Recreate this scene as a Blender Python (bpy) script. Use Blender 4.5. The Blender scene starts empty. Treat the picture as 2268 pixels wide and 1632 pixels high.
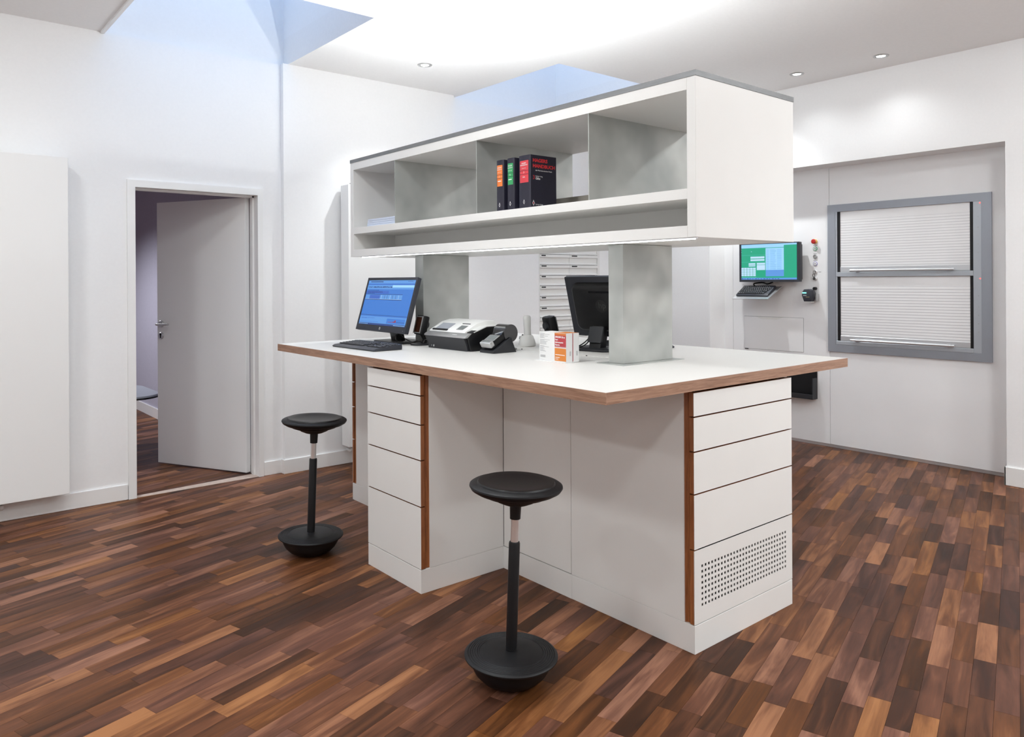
import bpy, bmesh, math, random
from mathutils import Vector, Matrix, Euler
R = math.radians
random.seed(7)
S = bpy.context.scene
C = S.collection

# ------------------------------------------------------------------ camera, world, exposure
FPX, YAW, HY, ROLL, CAMH = 1672.89, 50.1134, 621.80, -0.0055, 1.39
cd = bpy.data.cameras.new('camera'); cam = bpy.data.objects.new('camera', cd); C.objects.link(cam)
cd.sensor_width = 36.0; cd.sensor_fit = 'HORIZONTAL'; cd.lens = FPX / 2268 * 36
cd.shift_y = -(816 - HY) / 2268
cd.clip_start = 0.05
cam.matrix_world = (Matrix.Translation((0, 0, CAMH)) @ Matrix.Rotation(R(YAW - 90), 4, 'Z')
                    @ Matrix.Rotation(R(90), 4, 'X') @ Matrix.Rotation(ROLL, 4, 'Z'))
S.camera = cam
S.view_settings.view_transform = 'Standard'; S.view_settings.look = 'None'
S.view_settings.exposure = 0.64; S.view_settings.gamma = 1.0; S.view_settings.use_curve_mapping = False
try:
    S.cycles.use_denoising = True; S.cycles.max_bounces = 8; S.cycles.diffuse_bounces = 6; S.cycles.glossy_bounces = 3
    S.cycles.use_adaptive_sampling = True; S.cycles.adaptive_threshold = 0.035
    S.cycles.sample_clamp_indirect = 8.0; S.cycles.caustics_reflective = False; S.cycles.caustics_refractive = False
except Exception:
    pass
wd = bpy.data.worlds.new('dusk_sky'); S.world = wd; wd.use_nodes = True
wb = wd.node_tree.nodes['Background']; wb.inputs[0].default_value = (0.42, 0.64, 1.0, 1); wb.inputs[1].default_value = 1.65

DOWNLIGHT_W, LEFT_W, RIGHT_W, STRIP_E, UP_E, ROOM_W = 6.0, 35.0, 50.0, 7.5, 66.0, 190.0
SPOT_COL = (0.93, 0.97, 0.985)

# ------------------------------------------------------------------ materials
MATS = {}
def mat(name, col, rough=0.5, metal=0.0, spec=0.5, emit=None, es=0.0, coat=0.0):
    if name in MATS: return MATS[name]
    m = bpy.data.materials.new(name); m.use_nodes = True
    b = m.node_tree.nodes['Principled BSDF']
    b.inputs['Base Color'].default_value = (*col, 1); b.inputs['Roughness'].default_value = rough
    b.inputs['Metallic'].default_value = metal; b.inputs['Specular IOR Level'].default_value = spec
    b.inputs['Coat Weight'].default_value = coat
    if emit:
        b.inputs['Emission Color'].default_value = (*emit, 1); b.inputs['Emission Strength'].default_value = es
    MATS[name] = m
    return m
def nodes(m): return m.node_tree.nodes, m.node_tree.links, m.node_tree.nodes['Principled BSDF']
def speckle(m, scale, c0, c1, rough=None, bump=0.0, stretch=(1, 1, 1), detail=4, coord='Object'):
    n, l, b = nodes(m)
    tc = n.new('ShaderNodeTexCoord'); mp = n.new('ShaderNodeMapping'); nz = n.new('ShaderNodeTexNoise'); cr = n.new('ShaderNodeValToRGB')
    mp.inputs['Scale'].default_value = stretch
    nz.inputs['Scale'].default_value = scale; nz.inputs['Detail'].default_value = detail
    l.new(tc.outputs[coord], mp.inputs[0]); l.new(mp.outputs[0], nz.inputs['Vector']); l.new(nz.outputs[0], cr.inputs[0])
    cr.color_ramp.elements[0].position = .3; cr.color_ramp.elements[1].position = .7
    cr.color_ramp.elements[0].color = (*c0, 1); cr.color_ramp.elements[1].color = (*c1, 1)
    l.new(cr.outputs[0], b.inputs['Base Color'])
    if bump:
        bp = n.new('ShaderNodeBump'); bp.inputs['Strength'].default_value = bump; bp.inputs['Distance'].default_value = .002
        l.new(nz.outputs[0], bp.inputs['Height']); l.new(bp.outputs[0], b.inputs['Normal'])
    return m
WALL = speckle(mat('wall_paint', (.86, .86, .855), .9, spec=.2), 60, (.88, .88, .88), (.895, .895, .895))
CEIL = speckle(mat('ceiling_paint', (.84, .83, .82), .95, spec=.1), 50, (.865, .86, .855), (.885, .88, .875))
LAV = speckle(mat('lavender_paint', (.50, .49, .58), .9, spec=.2), 40, (.47, .46, .55), (.50, .49, .58))
TRIM = mat('white_trim', (.85, .85, .84), .45)
LAC = speckle(mat('white_lacquer', (.77, .76, .735), .40), 5, (.79, .785, .765), (.805, .80, .78))
LAC2 = speckle(mat('panel_white', (.78, .78, .79), .42), 5, (.875, .875, .88), (.89, .89, .895))
TOPW = speckle(mat('laminate_top', (.72, .705, .675), .42), 300, (.71, .695, .665), (.73, .715, .685))
DOORM = mat('door_grey_white', (.88, .89, .89), .45)
GREYM = mat('grey_profile', (.33, .35, .39), .38, .35)
GREYL = mat('light_grey_profile', (.46, .49, .53), .35, .35)
RIMM = speckle(mat('rim_steel', (.20, .205, .21), .45, .35), 12, (.18, .185, .19), (.22, .225, .23), stretch=(1, 1, 6))
GALV = speckle(mat('galvanised_sheet', (.5, .52, .49), .42, .45), 5, (.36, .375, .36), (.54, .555, .53), detail=2)
ALU = mat('brushed_aluminium', (.72, .73, .75), .32, .75)
SLAT = mat('slat_aluminium', (.70, .70, .71), .40, .15)
CHROME = mat('chrome', (.86, .85, .85), .28, .8)
BLK = mat('black_plastic', (.007, .007, .008), .40, spec=.35)
BLKS = speckle(mat('black_soft_plastic', (.008, .008, .009), .48, spec=.3), 200, (.006, .006, .007), (.009, .009, .010))
BLKG = mat('black_gloss', (.012, .012, .014), .14, coat=.4)
BLK2 = mat('dark_grey_plastic', (.026, .027, .031), .45, spec=.35)
BLU = mat('blue_black_plastic', (.028, .030, .040), .42)
VOID = mat('dark_gap', (.005, .0045, .004), .9, spec=.0)
KEYM = mat('key_top', (.035, .036, .04), .5)
KEYP = mat('key_print', (.55, .55, .56), .6)
WHT = mat('white_plastic', (.80, .80, .78), .32)
PAPER = mat('white_card', (.74, .74, .735), .55)
LINE = mat('grey_print', (.30, .30, .31), .7)
GLASSB = mat('brown_scan_window', (.055, .018, .010), .12, coat=.5)
SILV = mat('silver_plastic', (.50, .50, .50), .28, .6)
LCD = mat('lcd_grey', (.20, .22, .22), .2)
def wood(name, c0, c1, stretch, rough=.45):
    m = mat(name, c0, rough); n, l, b = nodes(m)
    tc = n.new('ShaderNodeTexCoord'); mp = n.new('ShaderNodeMapping'); mp.inputs['Scale'].default_value = stretch
    n1 = n.new('ShaderNodeTexNoise'); n1.inputs['Scale'].default_value = 3.0; n1.inputs['Detail'].default_value = 8; n1.inputs['Distortion'].default_value = 1.2
    n2 = n.new('ShaderNodeTexNoise'); n2.inputs['Scale'].default_value = 22.0; n2.inputs['Detail'].default_value = 3
    mx = n.new('ShaderNodeMath'); mx.operation = 'MULTIPLY_ADD'; mx.inputs[1].default_value = .35
    cr = n.new('ShaderNodeValToRGB'); cr.color_ramp.elements[0].position = .42; cr.color_ramp.elements[1].position = .85
    cr.color_ramp.elements[0].color = (*c0, 1); cr.color_ramp.elements[1].color = (*c1, 1)
    l.new(tc.outputs['Object'], mp.inputs[0]); l.new(mp.outputs[0], n1.inputs['Vector']); l.new(mp.outputs[0], n2.inputs['Vector'])
    l.new(n2.outputs[0], mx.inputs[0]); l.new(n1.outputs[0], mx.inputs[2]); l.new(mx.outputs[0], cr.inputs[0]); l.new(cr.outputs[0], b.inputs['Base Color'])
    return m
WOODX = wood('walnut_edge_x', (.21, .105, .064), (.43, .25, .165), (1.5, 20, 30))
WOODY = wood('walnut_edge_y', (.21, .105, .064), (.43, .25, .165), (20, 1.5, 30))
WOODZ = wood('walnut_grip_z', (.20, .062, .019), (.36, .130, .044), (25, 25, 1.5), .38)

def plank_material():
    m = mat('walnut_parquet', (.2, .1, .06), .42, spec=.14); n, l, b = nodes(m)
    at = n.new('ShaderNodeAttribute'); at.attribute_name = 'tone'
    at2 = n.new('ShaderNodeAttribute'); at2.attribute_name = 'hue'
    gp = n.new('ShaderNodeNewGeometry'); mp = n.new('ShaderNodeMapping'); mp.vector_type = 'POINT'
    mp.inputs['Rotation'].default_value = (0, 0, R(-16.3))
    l.new(gp.outputs['Position'], mp.inputs[0])
    off = n.new('ShaderNodeCombineXYZ')
    k1 = n.new('ShaderNodeMath'); k1.operation = 'MULTIPLY'; k1.inputs[1].default_value = 37.0
    k2 = n.new('ShaderNodeMath'); k2.operation = 'MULTIPLY'; k2.inputs[1].default_value = 91.0
    l.new(at.outputs['Fac'], k1.inputs[0]); l.new(at2.outputs['Fac'], k2.inputs[0])
    l.new(k1.outputs[0], off.inputs[0]); l.new(k2.outputs[0], off.inputs[2])
    ad = n.new('ShaderNodeVectorMath'); ad.operation = 'ADD'; l.new(mp.outputs[0], ad.inputs[0]); l.new(off.outputs[0], ad.inputs[1])
    sc1 = n.new('ShaderNodeMapping'); sc1.inputs['Scale'].default_value = (2.2, 17, 1); l.new(ad.outputs[0], sc1.inputs[0])
    g1 = n.new('ShaderNodeTexNoise'); g1.inputs['Scale'].default_value = 1.0; g1.inputs['Detail'].default_value = 3; g1.inputs['Distortion'].default_value = 1.1
    l.new(sc1.outputs[0], g1.inputs['Vector'])
    sc2 = n.new('ShaderNodeMapping'); sc2.inputs['Scale'].default_value = (6, 130, 1); l.new(ad.outputs[0], sc2.inputs[0])
    g2 = n.new('ShaderNodeTexNoise'); g2.inputs['Scale'].default_value = 1.0; g2.inputs['Detail'].default_value = 4; g2.inputs['Distortion'].default_value = .6
    l.new(sc2.outputs[0], g2.inputs['Vector'])
    # value = tone + streaks
    a1 = n.new('ShaderNodeMath'); a1.operation = 'MULTIPLY_ADD'; a1.inputs[1].default_value = .95; l.new(g1.outputs[0], a1.inputs[0])
    t0 = n.new('ShaderNodeMath'); t0.operation = 'SUBTRACT'; t0.inputs[1].default_value = .58; l.new(at.outputs['Fac'], t0.inputs[0]); l.new(t0.outputs[0], a1.inputs[2])
    a2 = n.new('ShaderNodeMath'); a2.operation = 'MULTIPLY_ADD'; a2.inputs[1].default_value = .30; l.new(g2.outputs[0], a2.inputs[0]); l.new(a1.outputs[0], a2.inputs[2])
    cr = n.new('ShaderNodeValToRGB'); e = cr.color_ramp.elements
    e[0].position = .05; e[0].color = (.024, .0102, .0066, 1); e[1].position = .98; e[1].color = (.315, .128, .062, 1)
    x = e.new(.35); x.color = (.056, .0196, .0102, 1)
    x = e.new(.65); x.color = (.133, .0455, .0220, 1)
    l.new(a2.outputs[0], cr.inputs[0])
    hs = n.new('ShaderNodeHueSaturation')
    hm = n.new('ShaderNodeMapRange'); hm.inputs['To Min'].default_value = .498; hm.inputs['To Max'].default_value = .512
    sm = n.new('ShaderNodeMapRange'); sm.inputs['To Min'].default_value = .86; sm.inputs['To Max'].default_value = 1.08
    l.new(at2.outputs['Fac'], hm.inputs[0]); l.new(hm.outputs[0], hs.inputs['Hue']); l.new(at2.outputs['Fac'], sm.inputs[0]); l.new(sm.outputs[0], hs.inputs['Saturation'])
    l.new(cr.outputs[0], hs.inputs['Color']); l.new(hs.outputs[0], b.inputs['Base Color'])
    rg = n.new('ShaderNodeMapRange'); rg.inputs['To Min'].default_value = .34; rg.inputs['To Max'].default_value = .50
    l.new(g2.outputs[0], rg.inputs[0]); l.new(rg.outputs[0], b.inputs['Roughness'])
    return m
PLANK = plank_material()
def emat(name, col, s):
    m = mat(name, (.02, .02, .02), .6, emit=col, es=s)
    if s < 7: m.cycles.emission_sampling = 'NONE'      # small screens and indicators need no direct light sampling
    return m
LED = emat('led_strip_white', (.93, .97, 1.0), STRIP_E)
UPL = emat('uplight_white', (.93, .97, .985), UP_E)
LENS = emat('downlight_lens', (1.0, .99, .97), 6.0)
REDLED = emat('red_indicator', (1.0, .05, .04), 3.0)
GLASS = bpy.data.materials.new('skylight_glass'); GLASS.use_nodes = True
_n = GLASS.node_tree.nodes; _l = GLASS.node_tree.links; _n.remove(_n['Principled BSDF'])
_t = _n.new('ShaderNodeBsdfTransparent'); _t.inputs[0].default_value = (.95, .97, 1, 1)
_g = _n.new('ShaderNodeBsdfGlossy'); _g.inputs['Roughness'].default_value = .03
_m = _n.new('ShaderNodeMixShader'); _m.inputs[0].default_value = .06
_l.new(_t.outputs[0], _m.inputs[1]); _l.new(_g.outputs[0], _m.inputs[2]); _l.new(_m.outputs[0], _n['Material Output'].inputs[0])

# ------------------------------------------------------------------ geometry helpers
def B(): return bmesh.new()
def box(bm, x0, x1, y0, y1, z0, z1, bev=0.0, seg=2, mi=0, M=None):
    vs = [bm.verts.new((x, y, z)) for z in (z0, z1) for x, y in ((x0, y0), (x1, y0), (x1, y1), (x0, y1))]
    fs = [bm.faces.new([vs[i] for i in f]) for f in ((3, 2, 1, 0), (4, 5, 6, 7), (0, 1, 5, 4), (1, 2, 6, 5), (2, 3, 7, 6), (3, 0, 4, 7))]
    for f in fs: f.material_index = mi
    if bev:
        es = list({e for f in fs for e in f.edges})
        r = bmesh.ops.bevel(bm, geom=es, offset=bev, segments=seg, affect='EDGES', profile=.5)
        vs = list({v for f in r['faces'] for v in f.verts} | {v for v in vs if v.is_valid})
        for f in r['faces']: f.material_index = mi
    if M is not None: bmesh.ops.transform(bm, matrix=M, verts=[v for v in vs if v.is_valid])
    return bm
def vbox(bm, x0, x1, y0, y1, z0, z1, rad, seg=4, bev=0.0, M=None, mi=0):
    """box with rounded vertical edges"""
    pts = []
    for cx, cy, a0 in ((x1 - rad, y1 - rad, 0), (x0 + rad, y1 - rad, 90), (x0 + rad, y0 + rad, 180), (x1 - rad, y0 + rad, 270)):
        for k in range(seg + 1):
            a = R(a0 + 90 * k / seg); pts.append((cx + rad * math.cos(a), cy + rad * math.sin(a)))
    return prism(bm, pts, z0, z1, M=M, bev=bev, mi=mi)
def prism(bm, pts, a, b, M=None, bev=0.0, mi=0):
    """polygon pts (ccw in xy) extruded z a..b, then M"""
    lo = [bm.verts.new((x, y, a)) for x, y in pts]; hi = [bm.verts.new((x, y, b)) for x, y in pts]; n = len(pts)
    fs = [bm.faces.new(lo[::-1]), bm.faces.new(hi)] + [bm.faces.new((lo[i], lo[(i + 1) % n], hi[(i + 1) % n], hi[i])) for i in range(n)]
    for f in fs: f.material_index = mi
    vs = lo + hi
    if bev:
        es = list(fs[1].edges) + list(fs[0].edges)
        r = bmesh.ops.bevel(bm, geom=es, offset=bev, segments=2, affect='EDGES', profile=.5)
        vs = list({v for f in r['faces'] for v in f.verts} | {v for v in vs if v.is_valid})
        for f in r['faces']: f.material_index = mi
    if M is not None: bmesh.ops.transform(bm, matrix=M, verts=vs)
    return bm
MXZ = Matrix(((1, 0, 0, 0), (0, 0, -1, 0), (0, 1, 0, 0), (0, 0, 0, 1)))   # polygon (x,z), extruded along -y
def prism_y(bm, pts_xz, y0, y1, bev=0.0, mi=0):
    return prism(bm, pts_xz, -y1, -y0, M=MXZ, bev=bev, mi=mi)
def lathe(bm, prof, seg=48, M=None, cap=True):
    rings = []
    for r, z in prof:
        if r < 1e-6: rings.append([bm.verts.new((0, 0, z))])
        else: rings.append([bm.verts.new((r * math.cos(2 * math.pi * k / seg), r * math.sin(2 * math.pi * k / seg), z)) for k in range(seg)])
    for a, b in zip(rings, rings[1:]):
        for k in range(seg):
            j = (k + 1) % seg
            if len(a) == 1 and len(b) == 1: continue
            if len(a) == 1: bm.faces.new((a[0], b[j], b[k]))
            elif len(b) == 1: bm.faces.new((a[k], a[j], b[0]))
            else: bm.faces.new((a[k], a[j], b[j], b[k]))
    if cap:
        if len(rings[0]) > 1: bm.faces.new(rings[0][::-1])
        if len(rings[-1]) > 1: bm.faces.new(rings[-1])
    vs = [v for r in rings for v in r]
    if M is not None: bmesh.ops.transform(bm, matrix=M, verts=vs)
    return bm
def cyl(bm, p0, p1, r0, r1=None, seg=24):
    p0, p1 = Vector(p0), Vector(p1); d = p1 - p0
    M = Matrix.Translation(p0) @ Vector((0, 0, 1)).rotation_difference(d.normalized()).to_matrix().to_4x4()
    return lathe(bm, [(r0, 0), (r0 if r1 is None else r1, d.length)], seg, M)
def tube(bm, pts, r, seg=8, sub=6):
    P = [Vector(p) for p in pts]
    if sub > 1 and len(P) > 2:
        Q = []
        for i in range(len(P) - 1):
            a, b, c, d = P[max(i - 1, 0)], P[i], P[i + 1], P[min(i + 2, len(P) - 1)]
            for k in range(sub):
                t = k / sub
                Q.append(.5 * ((2 * b) + (c - a) * t + (2 * a - 5 * b + 4 * c - d) * t * t + (3 * b - a - 3 * c + d) * t ** 3))
        P = Q + [P[-1]]
    rings = []; up = Vector((0, 0, 1))
    for i, q in enumerate(P):
        t = (P[min(i + 1, len(P) - 1)] - P[max(i - 1, 0)]).normalized()
        s = t.cross(up)
        if s.length < 1e-3: s = t.cross(Vector((1, 0, 0)))
        s.normalize(); u = s.cross(t)
        rings.append([bm.verts.new(q + (s * math.cos(2 * math.pi * k / seg) + u * math.sin(2 * math.pi * k / seg)) * r) for k in range(seg)])
    for a, b in zip(rings, rings[1:]):
        for k in range(seg): bm.faces.new((a[k], a[(k + 1) % seg], b[(k + 1) % seg], b[k]))
    bm.faces.new(rings[0][::-1]); bm.faces.new(rings[-1])
    return bm
def xf(bm, M): bmesh.ops.transform(bm, matrix=M, verts=bm.verts[:]); return bm

def obj(name, bm, m, parent=None, smooth=False, world=False, loc=None, label=None, M=None):
    if M is not None: xf(bm, M)
    bmesh.ops.recalc_face_normals(bm, faces=bm.faces[:])
    me = bpy.data.meshes.new(name); bm.to_mesh(me); bm.free()
    for x in (m if isinstance(m, (list, tuple)) else [m]): me.materials.append(x)
    if smooth:
        me.polygons.foreach_set('use_smooth', [True] * len(me.polygons))
        try: me.set_sharp_from_angle(angle=R(38))
        except Exception: pass
    o = bpy.data.objects.new(name, me); C.objects.link(o)
    if parent:
        o.parent = parent
        if world:                                     # vertices given in room coordinates
            r = parent
            off = Vector()
            while r: off += r.location; r = r.parent
            o.location = -off
    if loc is not None: o.location = loc
    if label: o['label'] = label
    return o
def thing(name, label, cat, loc=(0, 0, 0), rotz=0.0, group=None):
    o = bpy.data.objects.new(name, None); C.objects.link(o); o.empty_display_size = .05
    o.location = loc; o.rotation_euler = (0, 0, R(rotz)); o['label'] = label; o['category'] = cat
    if group: o['group'] = group
    return o
def tag(o, label, cat, group=None):
    o['label'] = label; o['category'] = cat
    if group: o['group'] = group
    return o
def struct(name, bm=None, m=None, label=None, loc=(0, 0, 0)):
    if bm is None:
        o = bpy.data.objects.new(name, None); C.objects.link(o); o.empty_display_size = .05; o.location = loc
    else: o = obj(name, bm, m)
    o['kind'] = 'structure'
    if label: o['label'] = label
    return o
def text(name, body, size, m, parent, origin, xd, yd, ext=.0002, align='LEFT', bold=0.0, sx=1.0):
    cu = bpy.data.curves.new(name, 'FONT'); cu.body = body; cu.size = size; cu.extrude = ext; cu.align_x = align; cu.offset = bold
    cu.resolution_u = 3
    tmp = bpy.data.objects.new(name + '_tmp', cu); C.objects.link(tmp)
    me = bpy.data.meshes.new_from_object(tmp); bpy.data.objects.remove(tmp); bpy.data.curves.remove(cu)
    xd, yd = Vector(xd).normalized(), Vector(yd).normalized(); zd = xd.cross(yd)
    M = Matrix((( xd.x * sx, yd.x, zd.x, origin[0]), (xd.y * sx, yd.y, zd.y, origin[1]), (xd.z * sx, yd.z, zd.z, origin[2]), (0, 0, 0, 1)))
    me.transform(M); me.materials.clear(); me.materials.append(m); me.name = name
    o = bpy.data.objects.new(name, me); C.objects.link(o); o.parent = parent
    return o
def quads(rects, plane):
    """rects: (u0,u1,v0,v1,depth,mi); plane(u,v,d)->xyz"""
    bm = B()
    for u0, u1, v0, v1, d, mi in rects:
        f = bm.faces.new([bm.verts.new(plane(u, v, d)) for u, v in ((u0, v0), (u1, v0), (u1, v1), (u0, v1))]); f.material_index = mi
    return bm

# ------------------------------------------------------------------ room shell
ZC, WY, WP, RX, NX = 2.976, 5.312, 5.262, 5.80, 6.03
DX0, DX1, DZ = 1.263, 2.067, 2.010          # door opening
S1 = (1.09, 2.285, 4.012, WY + .03); S2 = (3.81, 5.03, 4.012, WY + .03)   # skylight openings
XL, YN = -3.2, -3.2
bm = B()
box(bm, XL, DX0 - .03, WY, WY + .138, 0, ZC); box(bm, DX0 - .03, DX1 + .02, WY, WY + .138, DZ + .03, ZC); box(bm, DX1 + .02, 2.245, WY, WY + .138, 0, ZC)
struct('wall_left', bm, WALL)
struct('wall_rear', box(B(), 2.245, 3.762, WP, WY + .138, 0, ZC), WALL)
CBX0, CBX1 = 4.772, 5.592
struct('wall_far', box(B(), 3.762, CBX0, WY, WY + .138, 0, ZC), WALL)
struct('wall_lintel', box(B(), CBX0, CBX1, WY, WY + .138, 2.125, ZC), WALL)
struct('wall_corner', box(B(), CBX1, RX, WY, WY + .138, 0, ZC), WALL)
NY0, NY1, NZ = 1.766, 4.13, 2.31
bm = B()
box(bm, RX, RX + .45, YN, NY0, 0, ZC); box(bm, RX, RX + .45, NY0, NY1, NZ, ZC); box(bm, RX, RX + .45, NY1, WY + .138, 0, ZC)
struct('wall_right', bm, WALL)
struct('wall_near', box(B(), XL - .1, RX, YN - .1, YN, 0, ZC), WALL)
struct('wall_behind', box(B(), XL - .1, XL, YN, WY, 0, ZC), WALL)
bm = B(); T = .2
box(bm, XL - .1, RX + .45, YN - .1, S1[2], ZC, ZC + T)
box(bm, XL - .1, S1[0], S1[2], WY + .138, ZC, ZC + T); box(bm, S1[1], S2[0], S1[2], WY + .138, ZC, ZC + T); box(bm, S2[1], RX + .45, S1[2], WY + .138, ZC, ZC + T)
struct('ceiling', bm, CEIL)
for k, (x0, x1, y0, y1) in enumerate((S1, S2), 1):
    w = struct('window_%d' % k, loc=((x0 + x1) / 2, (y0 + y1) / 2, ZC), label='square skylight shaft beside the door wall' if k == 1 else 'square skylight shaft above the far wall')
    hz = ZC + 1.25; bm = B()
    box(bm, x0 - .05, x0, y0 - .05, y1 + .05, ZC + T, hz); box(bm, x1, x1 + .05, y0 - .05, y1 + .05, ZC + T, hz)
    box(bm, x0, x1, y0 - .05, y0, ZC + T, hz); box(bm, x0, x1, y1, y1 + .05, ZC, hz)
    obj('shaft', bm, WALL, w, world=True)
    bm = B(); t = .045
    box(bm, x0, x0 + t, y0, y1, hz, hz + .06); box(bm, x1 - t, x1, y0, y1, hz, hz + .06); box(bm, x0 + t, x1 - t, y0, y0 + t, hz, hz + .06); box(bm, x0 + t, x1 - t, y1 - t, y1, hz, hz + .06)
    obj('sash', bm, TRIM, w, world=True)
    obj('pane', box(B(), x0 + t, x1 - t, y0 + t, y1 - t, hz + .02, hz + .03), GLASS, w, world=True)
    if k == 1:
        obj('edge_trim', box(B(), x0 - .022, x0, y0, WY - .002, ZC - .012, ZC + .01), TRIM, w, world=True)

# baseboards
def bb(name, *boxes):
    bm = B()
    for b in boxes: box(bm, *b, bev=.003, seg=1)
    struct(name, bm, TRIM)
bb('baseboard_left', (XL, 1.212, WY - .014, WY, 0, .100), (2.105, 2.245 - .012, WY - .014, WY, 0, .100))
bb('baseboard_rear', (2.245 - .014, 3.762 + .014, WP - .014, WP, 0, .104), (2.231, 2.245, WP - .002, WY, 0, .104))
bb('baseboard_far', (3.78, CBX0, WY - .014, WY, 0, .104))
bb('baseboard_right', (RX - .015, RX, YN, NY0 + .012, 0, .125), (RX - .015, RX + .1, NY0, NY0 + .012, 0, .125))

# ------------------------------------------------------------------ parquet floor
fl = struct('floor', box(B(), XL, NX + .12, YN, WY + .138, -.06, -.0125), VOID, label='walnut strip parquet floor of mixed light and dark blocks')
PA = R(16.3); ux, uy = math.cos(PA), math.sin(PA)
def clip(poly, x0, x1, y0, y1):
    def cut(P, ax, c, s):
        out = []
        for i in range(len(P)):
            a, b = P[i], P[(i + 1) % len(P)]; ia, ib = s * (a[ax] - c) >= 0, s * (b[ax] - c) >= 0
            if ia: out.append(a)
            if ia != ib:
                t = (c - a[ax]) / (b[ax] - a[ax]); out.append((a[0] + t * (b[0] - a[0]), a[1] + t * (b[1] - a[1])))
        return out
    for ax, c, s in ((0, x0, 1), (0, x1, -1), (1, y0, 1), (1, y1, -1)):
        poly = cut(poly, ax, c, s)
        if len(poly) < 3: return []
    return poly
ca, sa = math.cos(R(YAW)), math.sin(R(YAW))
def pix(x, y, z):
    d = x * ca + y * sa; r = x * sa - y * ca
    if d < .15: return None
    return (1134 + FPX * r / d, HY - FPX * (z - CAMH) / d)
def inframe_area(P):
    q = [pix(x, y, 0) for x, y in P]
    if any(v is None for v in q): return 0
    q = clip(q, 0, 2268, 0, 1632)
    if len(q) < 3: return 0
    return abs(sum(q[i][0] * q[(i + 1) % len(q)][1] - q[(i + 1) % len(q)][0] * q[i][1] for i in range(len(q)))) / 2
ROOM = (XL, NX, YN, WY); ROOM2 = (-1.2, 2.17, WY + .05, 11.0)
planks = []; PW = .0702; rnd = random.Random(11)
for row in range(-160, 190):
    v0 = row * PW; u = -8 + rnd.random() * .5
    while u < 14:
        L = rnd.choice((.29, .35, .36, .42, .36, .51)) * rnd.uniform(.95, 1.05)
        g = .00035
        q = [(u + g, v0 + g), (u + L - g, v0 + g), (u + L - g, v0 + PW - g), (u + g, v0 + PW - g)]
        u += L
        q = [(a * ux - b * uy, a * uy + b * ux) for a, b in q]
        tone = min(1, max(0, rnd.choice((rnd.gauss(.52, .09), rnd.gauss(.50, .09), rnd.gauss(.70, .08), rnd.gauss(.37, .08))))); hue = rnd.random()
        for reg in (ROOM, ROOM2):
            P = clip(q, *reg)
            if len(P) < 3: continue
            cx = sum(p[0] for p in P) / len(P); cy = sum(p[1] for p in P) / len(P)
            if abs(sum(P[i][0] * P[(i + 1) % len(P)][1] - P[(i + 1) % len(P)][0] * P[i][1] for i in range(len(P)))) < 1e-4: continue
            ar = inframe_area(P)
            if 2.32 < cx < 2.98 and 1.73 < cy < 4.35 or 1.85 < cx < 2.4 and 2.85 < cy < 3.3: ar = 0
            if reg is ROOM2: ar *= .2
            planks.append((ar, P, tone, hue))
planks.sort(key=lambda p: -p[0])
def plank_mesh(name, items):
    vs, fs, to, hu = [], [], [], []
    for P, t, h in items:
        n = len(P); o = len(vs)
        vs += [(x, y, 0.0) for x, y in P] + [(x, y, -.012) for x, y in P]
        fs.append([o + i for i in range(n)]); fs += [[o + i, o + n + i, o + n + (i + 1) % n, o + (i + 1) % n] for i in range(n)]
        to += [t] * (2 * n); hu += [h] * (2 * n)
    me = bpy.data.meshes.new(name); me.from_pydata(vs, [], fs); me.materials.append(PLANK)
    a = me.attributes.new('tone', 'FLOAT', 'POINT'); a.data.foreach_set('value', to)
    a = me.attributes.new('hue', 'FLOAT', 'POINT'); a.data.foreach_set('value', hu)
    return me
for ar, P, t, h in planks[:300]:
    cx = sum(p[0] for p in P) / len(P); cy = sum(p[1] for p in P) / len(P)
    o = bpy.data.objects.new('plank', plank_mesh('plank', [([(x - cx, y - cy) for x, y in P], t, h)])); C.objects.link(o)
    o.location = (cx, cy, 0); o.parent = fl
o = bpy.data.objects.new('parquet_field', plank_mesh('parquet_field', [p[1:] for p in planks[300:]])); C.objects.link(o); o.parent = fl
o['kind'] = 'stuff'; o['label'] = 'remaining walnut parquet blocks of the floor'
struct('trim_1', prism(B(), [(DX0, WY - .004), (DX1, WY - .004), (DX1, WY + .10), (DX0, WY + .045)], -.005, .002), speckle(mat('pale_threshold', (.55, .43, .36), .5), 30, (.50, .39, .33), (.60, .49, .42)), label='pale threshold strip in the doorway')

# ------------------------------------------------------------------ door and the room beyond
d1 = struct('door_1', loc=((DX0 + DX1) / 2, WY, 0), label='open grey-white door in a white steel frame')
bm = B(); fy0, fy1 = WY - .014, WY + .152
for a, b in ((DX0 - .048, DX0), (DX1, DX1 + .036)):
    box(bm, a, b, fy0, fy1, 0, DZ + .046)
box(bm, DX0, DX1, fy0, fy1, DZ, DZ + .046)
box(bm, DX0, DX0 + .012, WY + .09, fy1 - .03, 0, DZ); box(bm, DX1 - .012, DX1, WY + .06, WY + .10, 0, DZ); box(bm, DX0, DX1, WY + .06, WY + .10, DZ - .012, DZ)
obj('door_frame', bm, TRIM, d1, world=True)
# leaf: local +x runs from hinge to free edge, local -y faces the main room side
lf = obj('leaf', box(B(), 0, .872, 0, .040, .010, 2.004, bev=.0015, seg=1), DOORM, d1)
ang = 116.9
lf.location = Vector((2.062, 5.452, 0)) - d1.location
lf.rotation_euler = (0, 0, R(ang))
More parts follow.
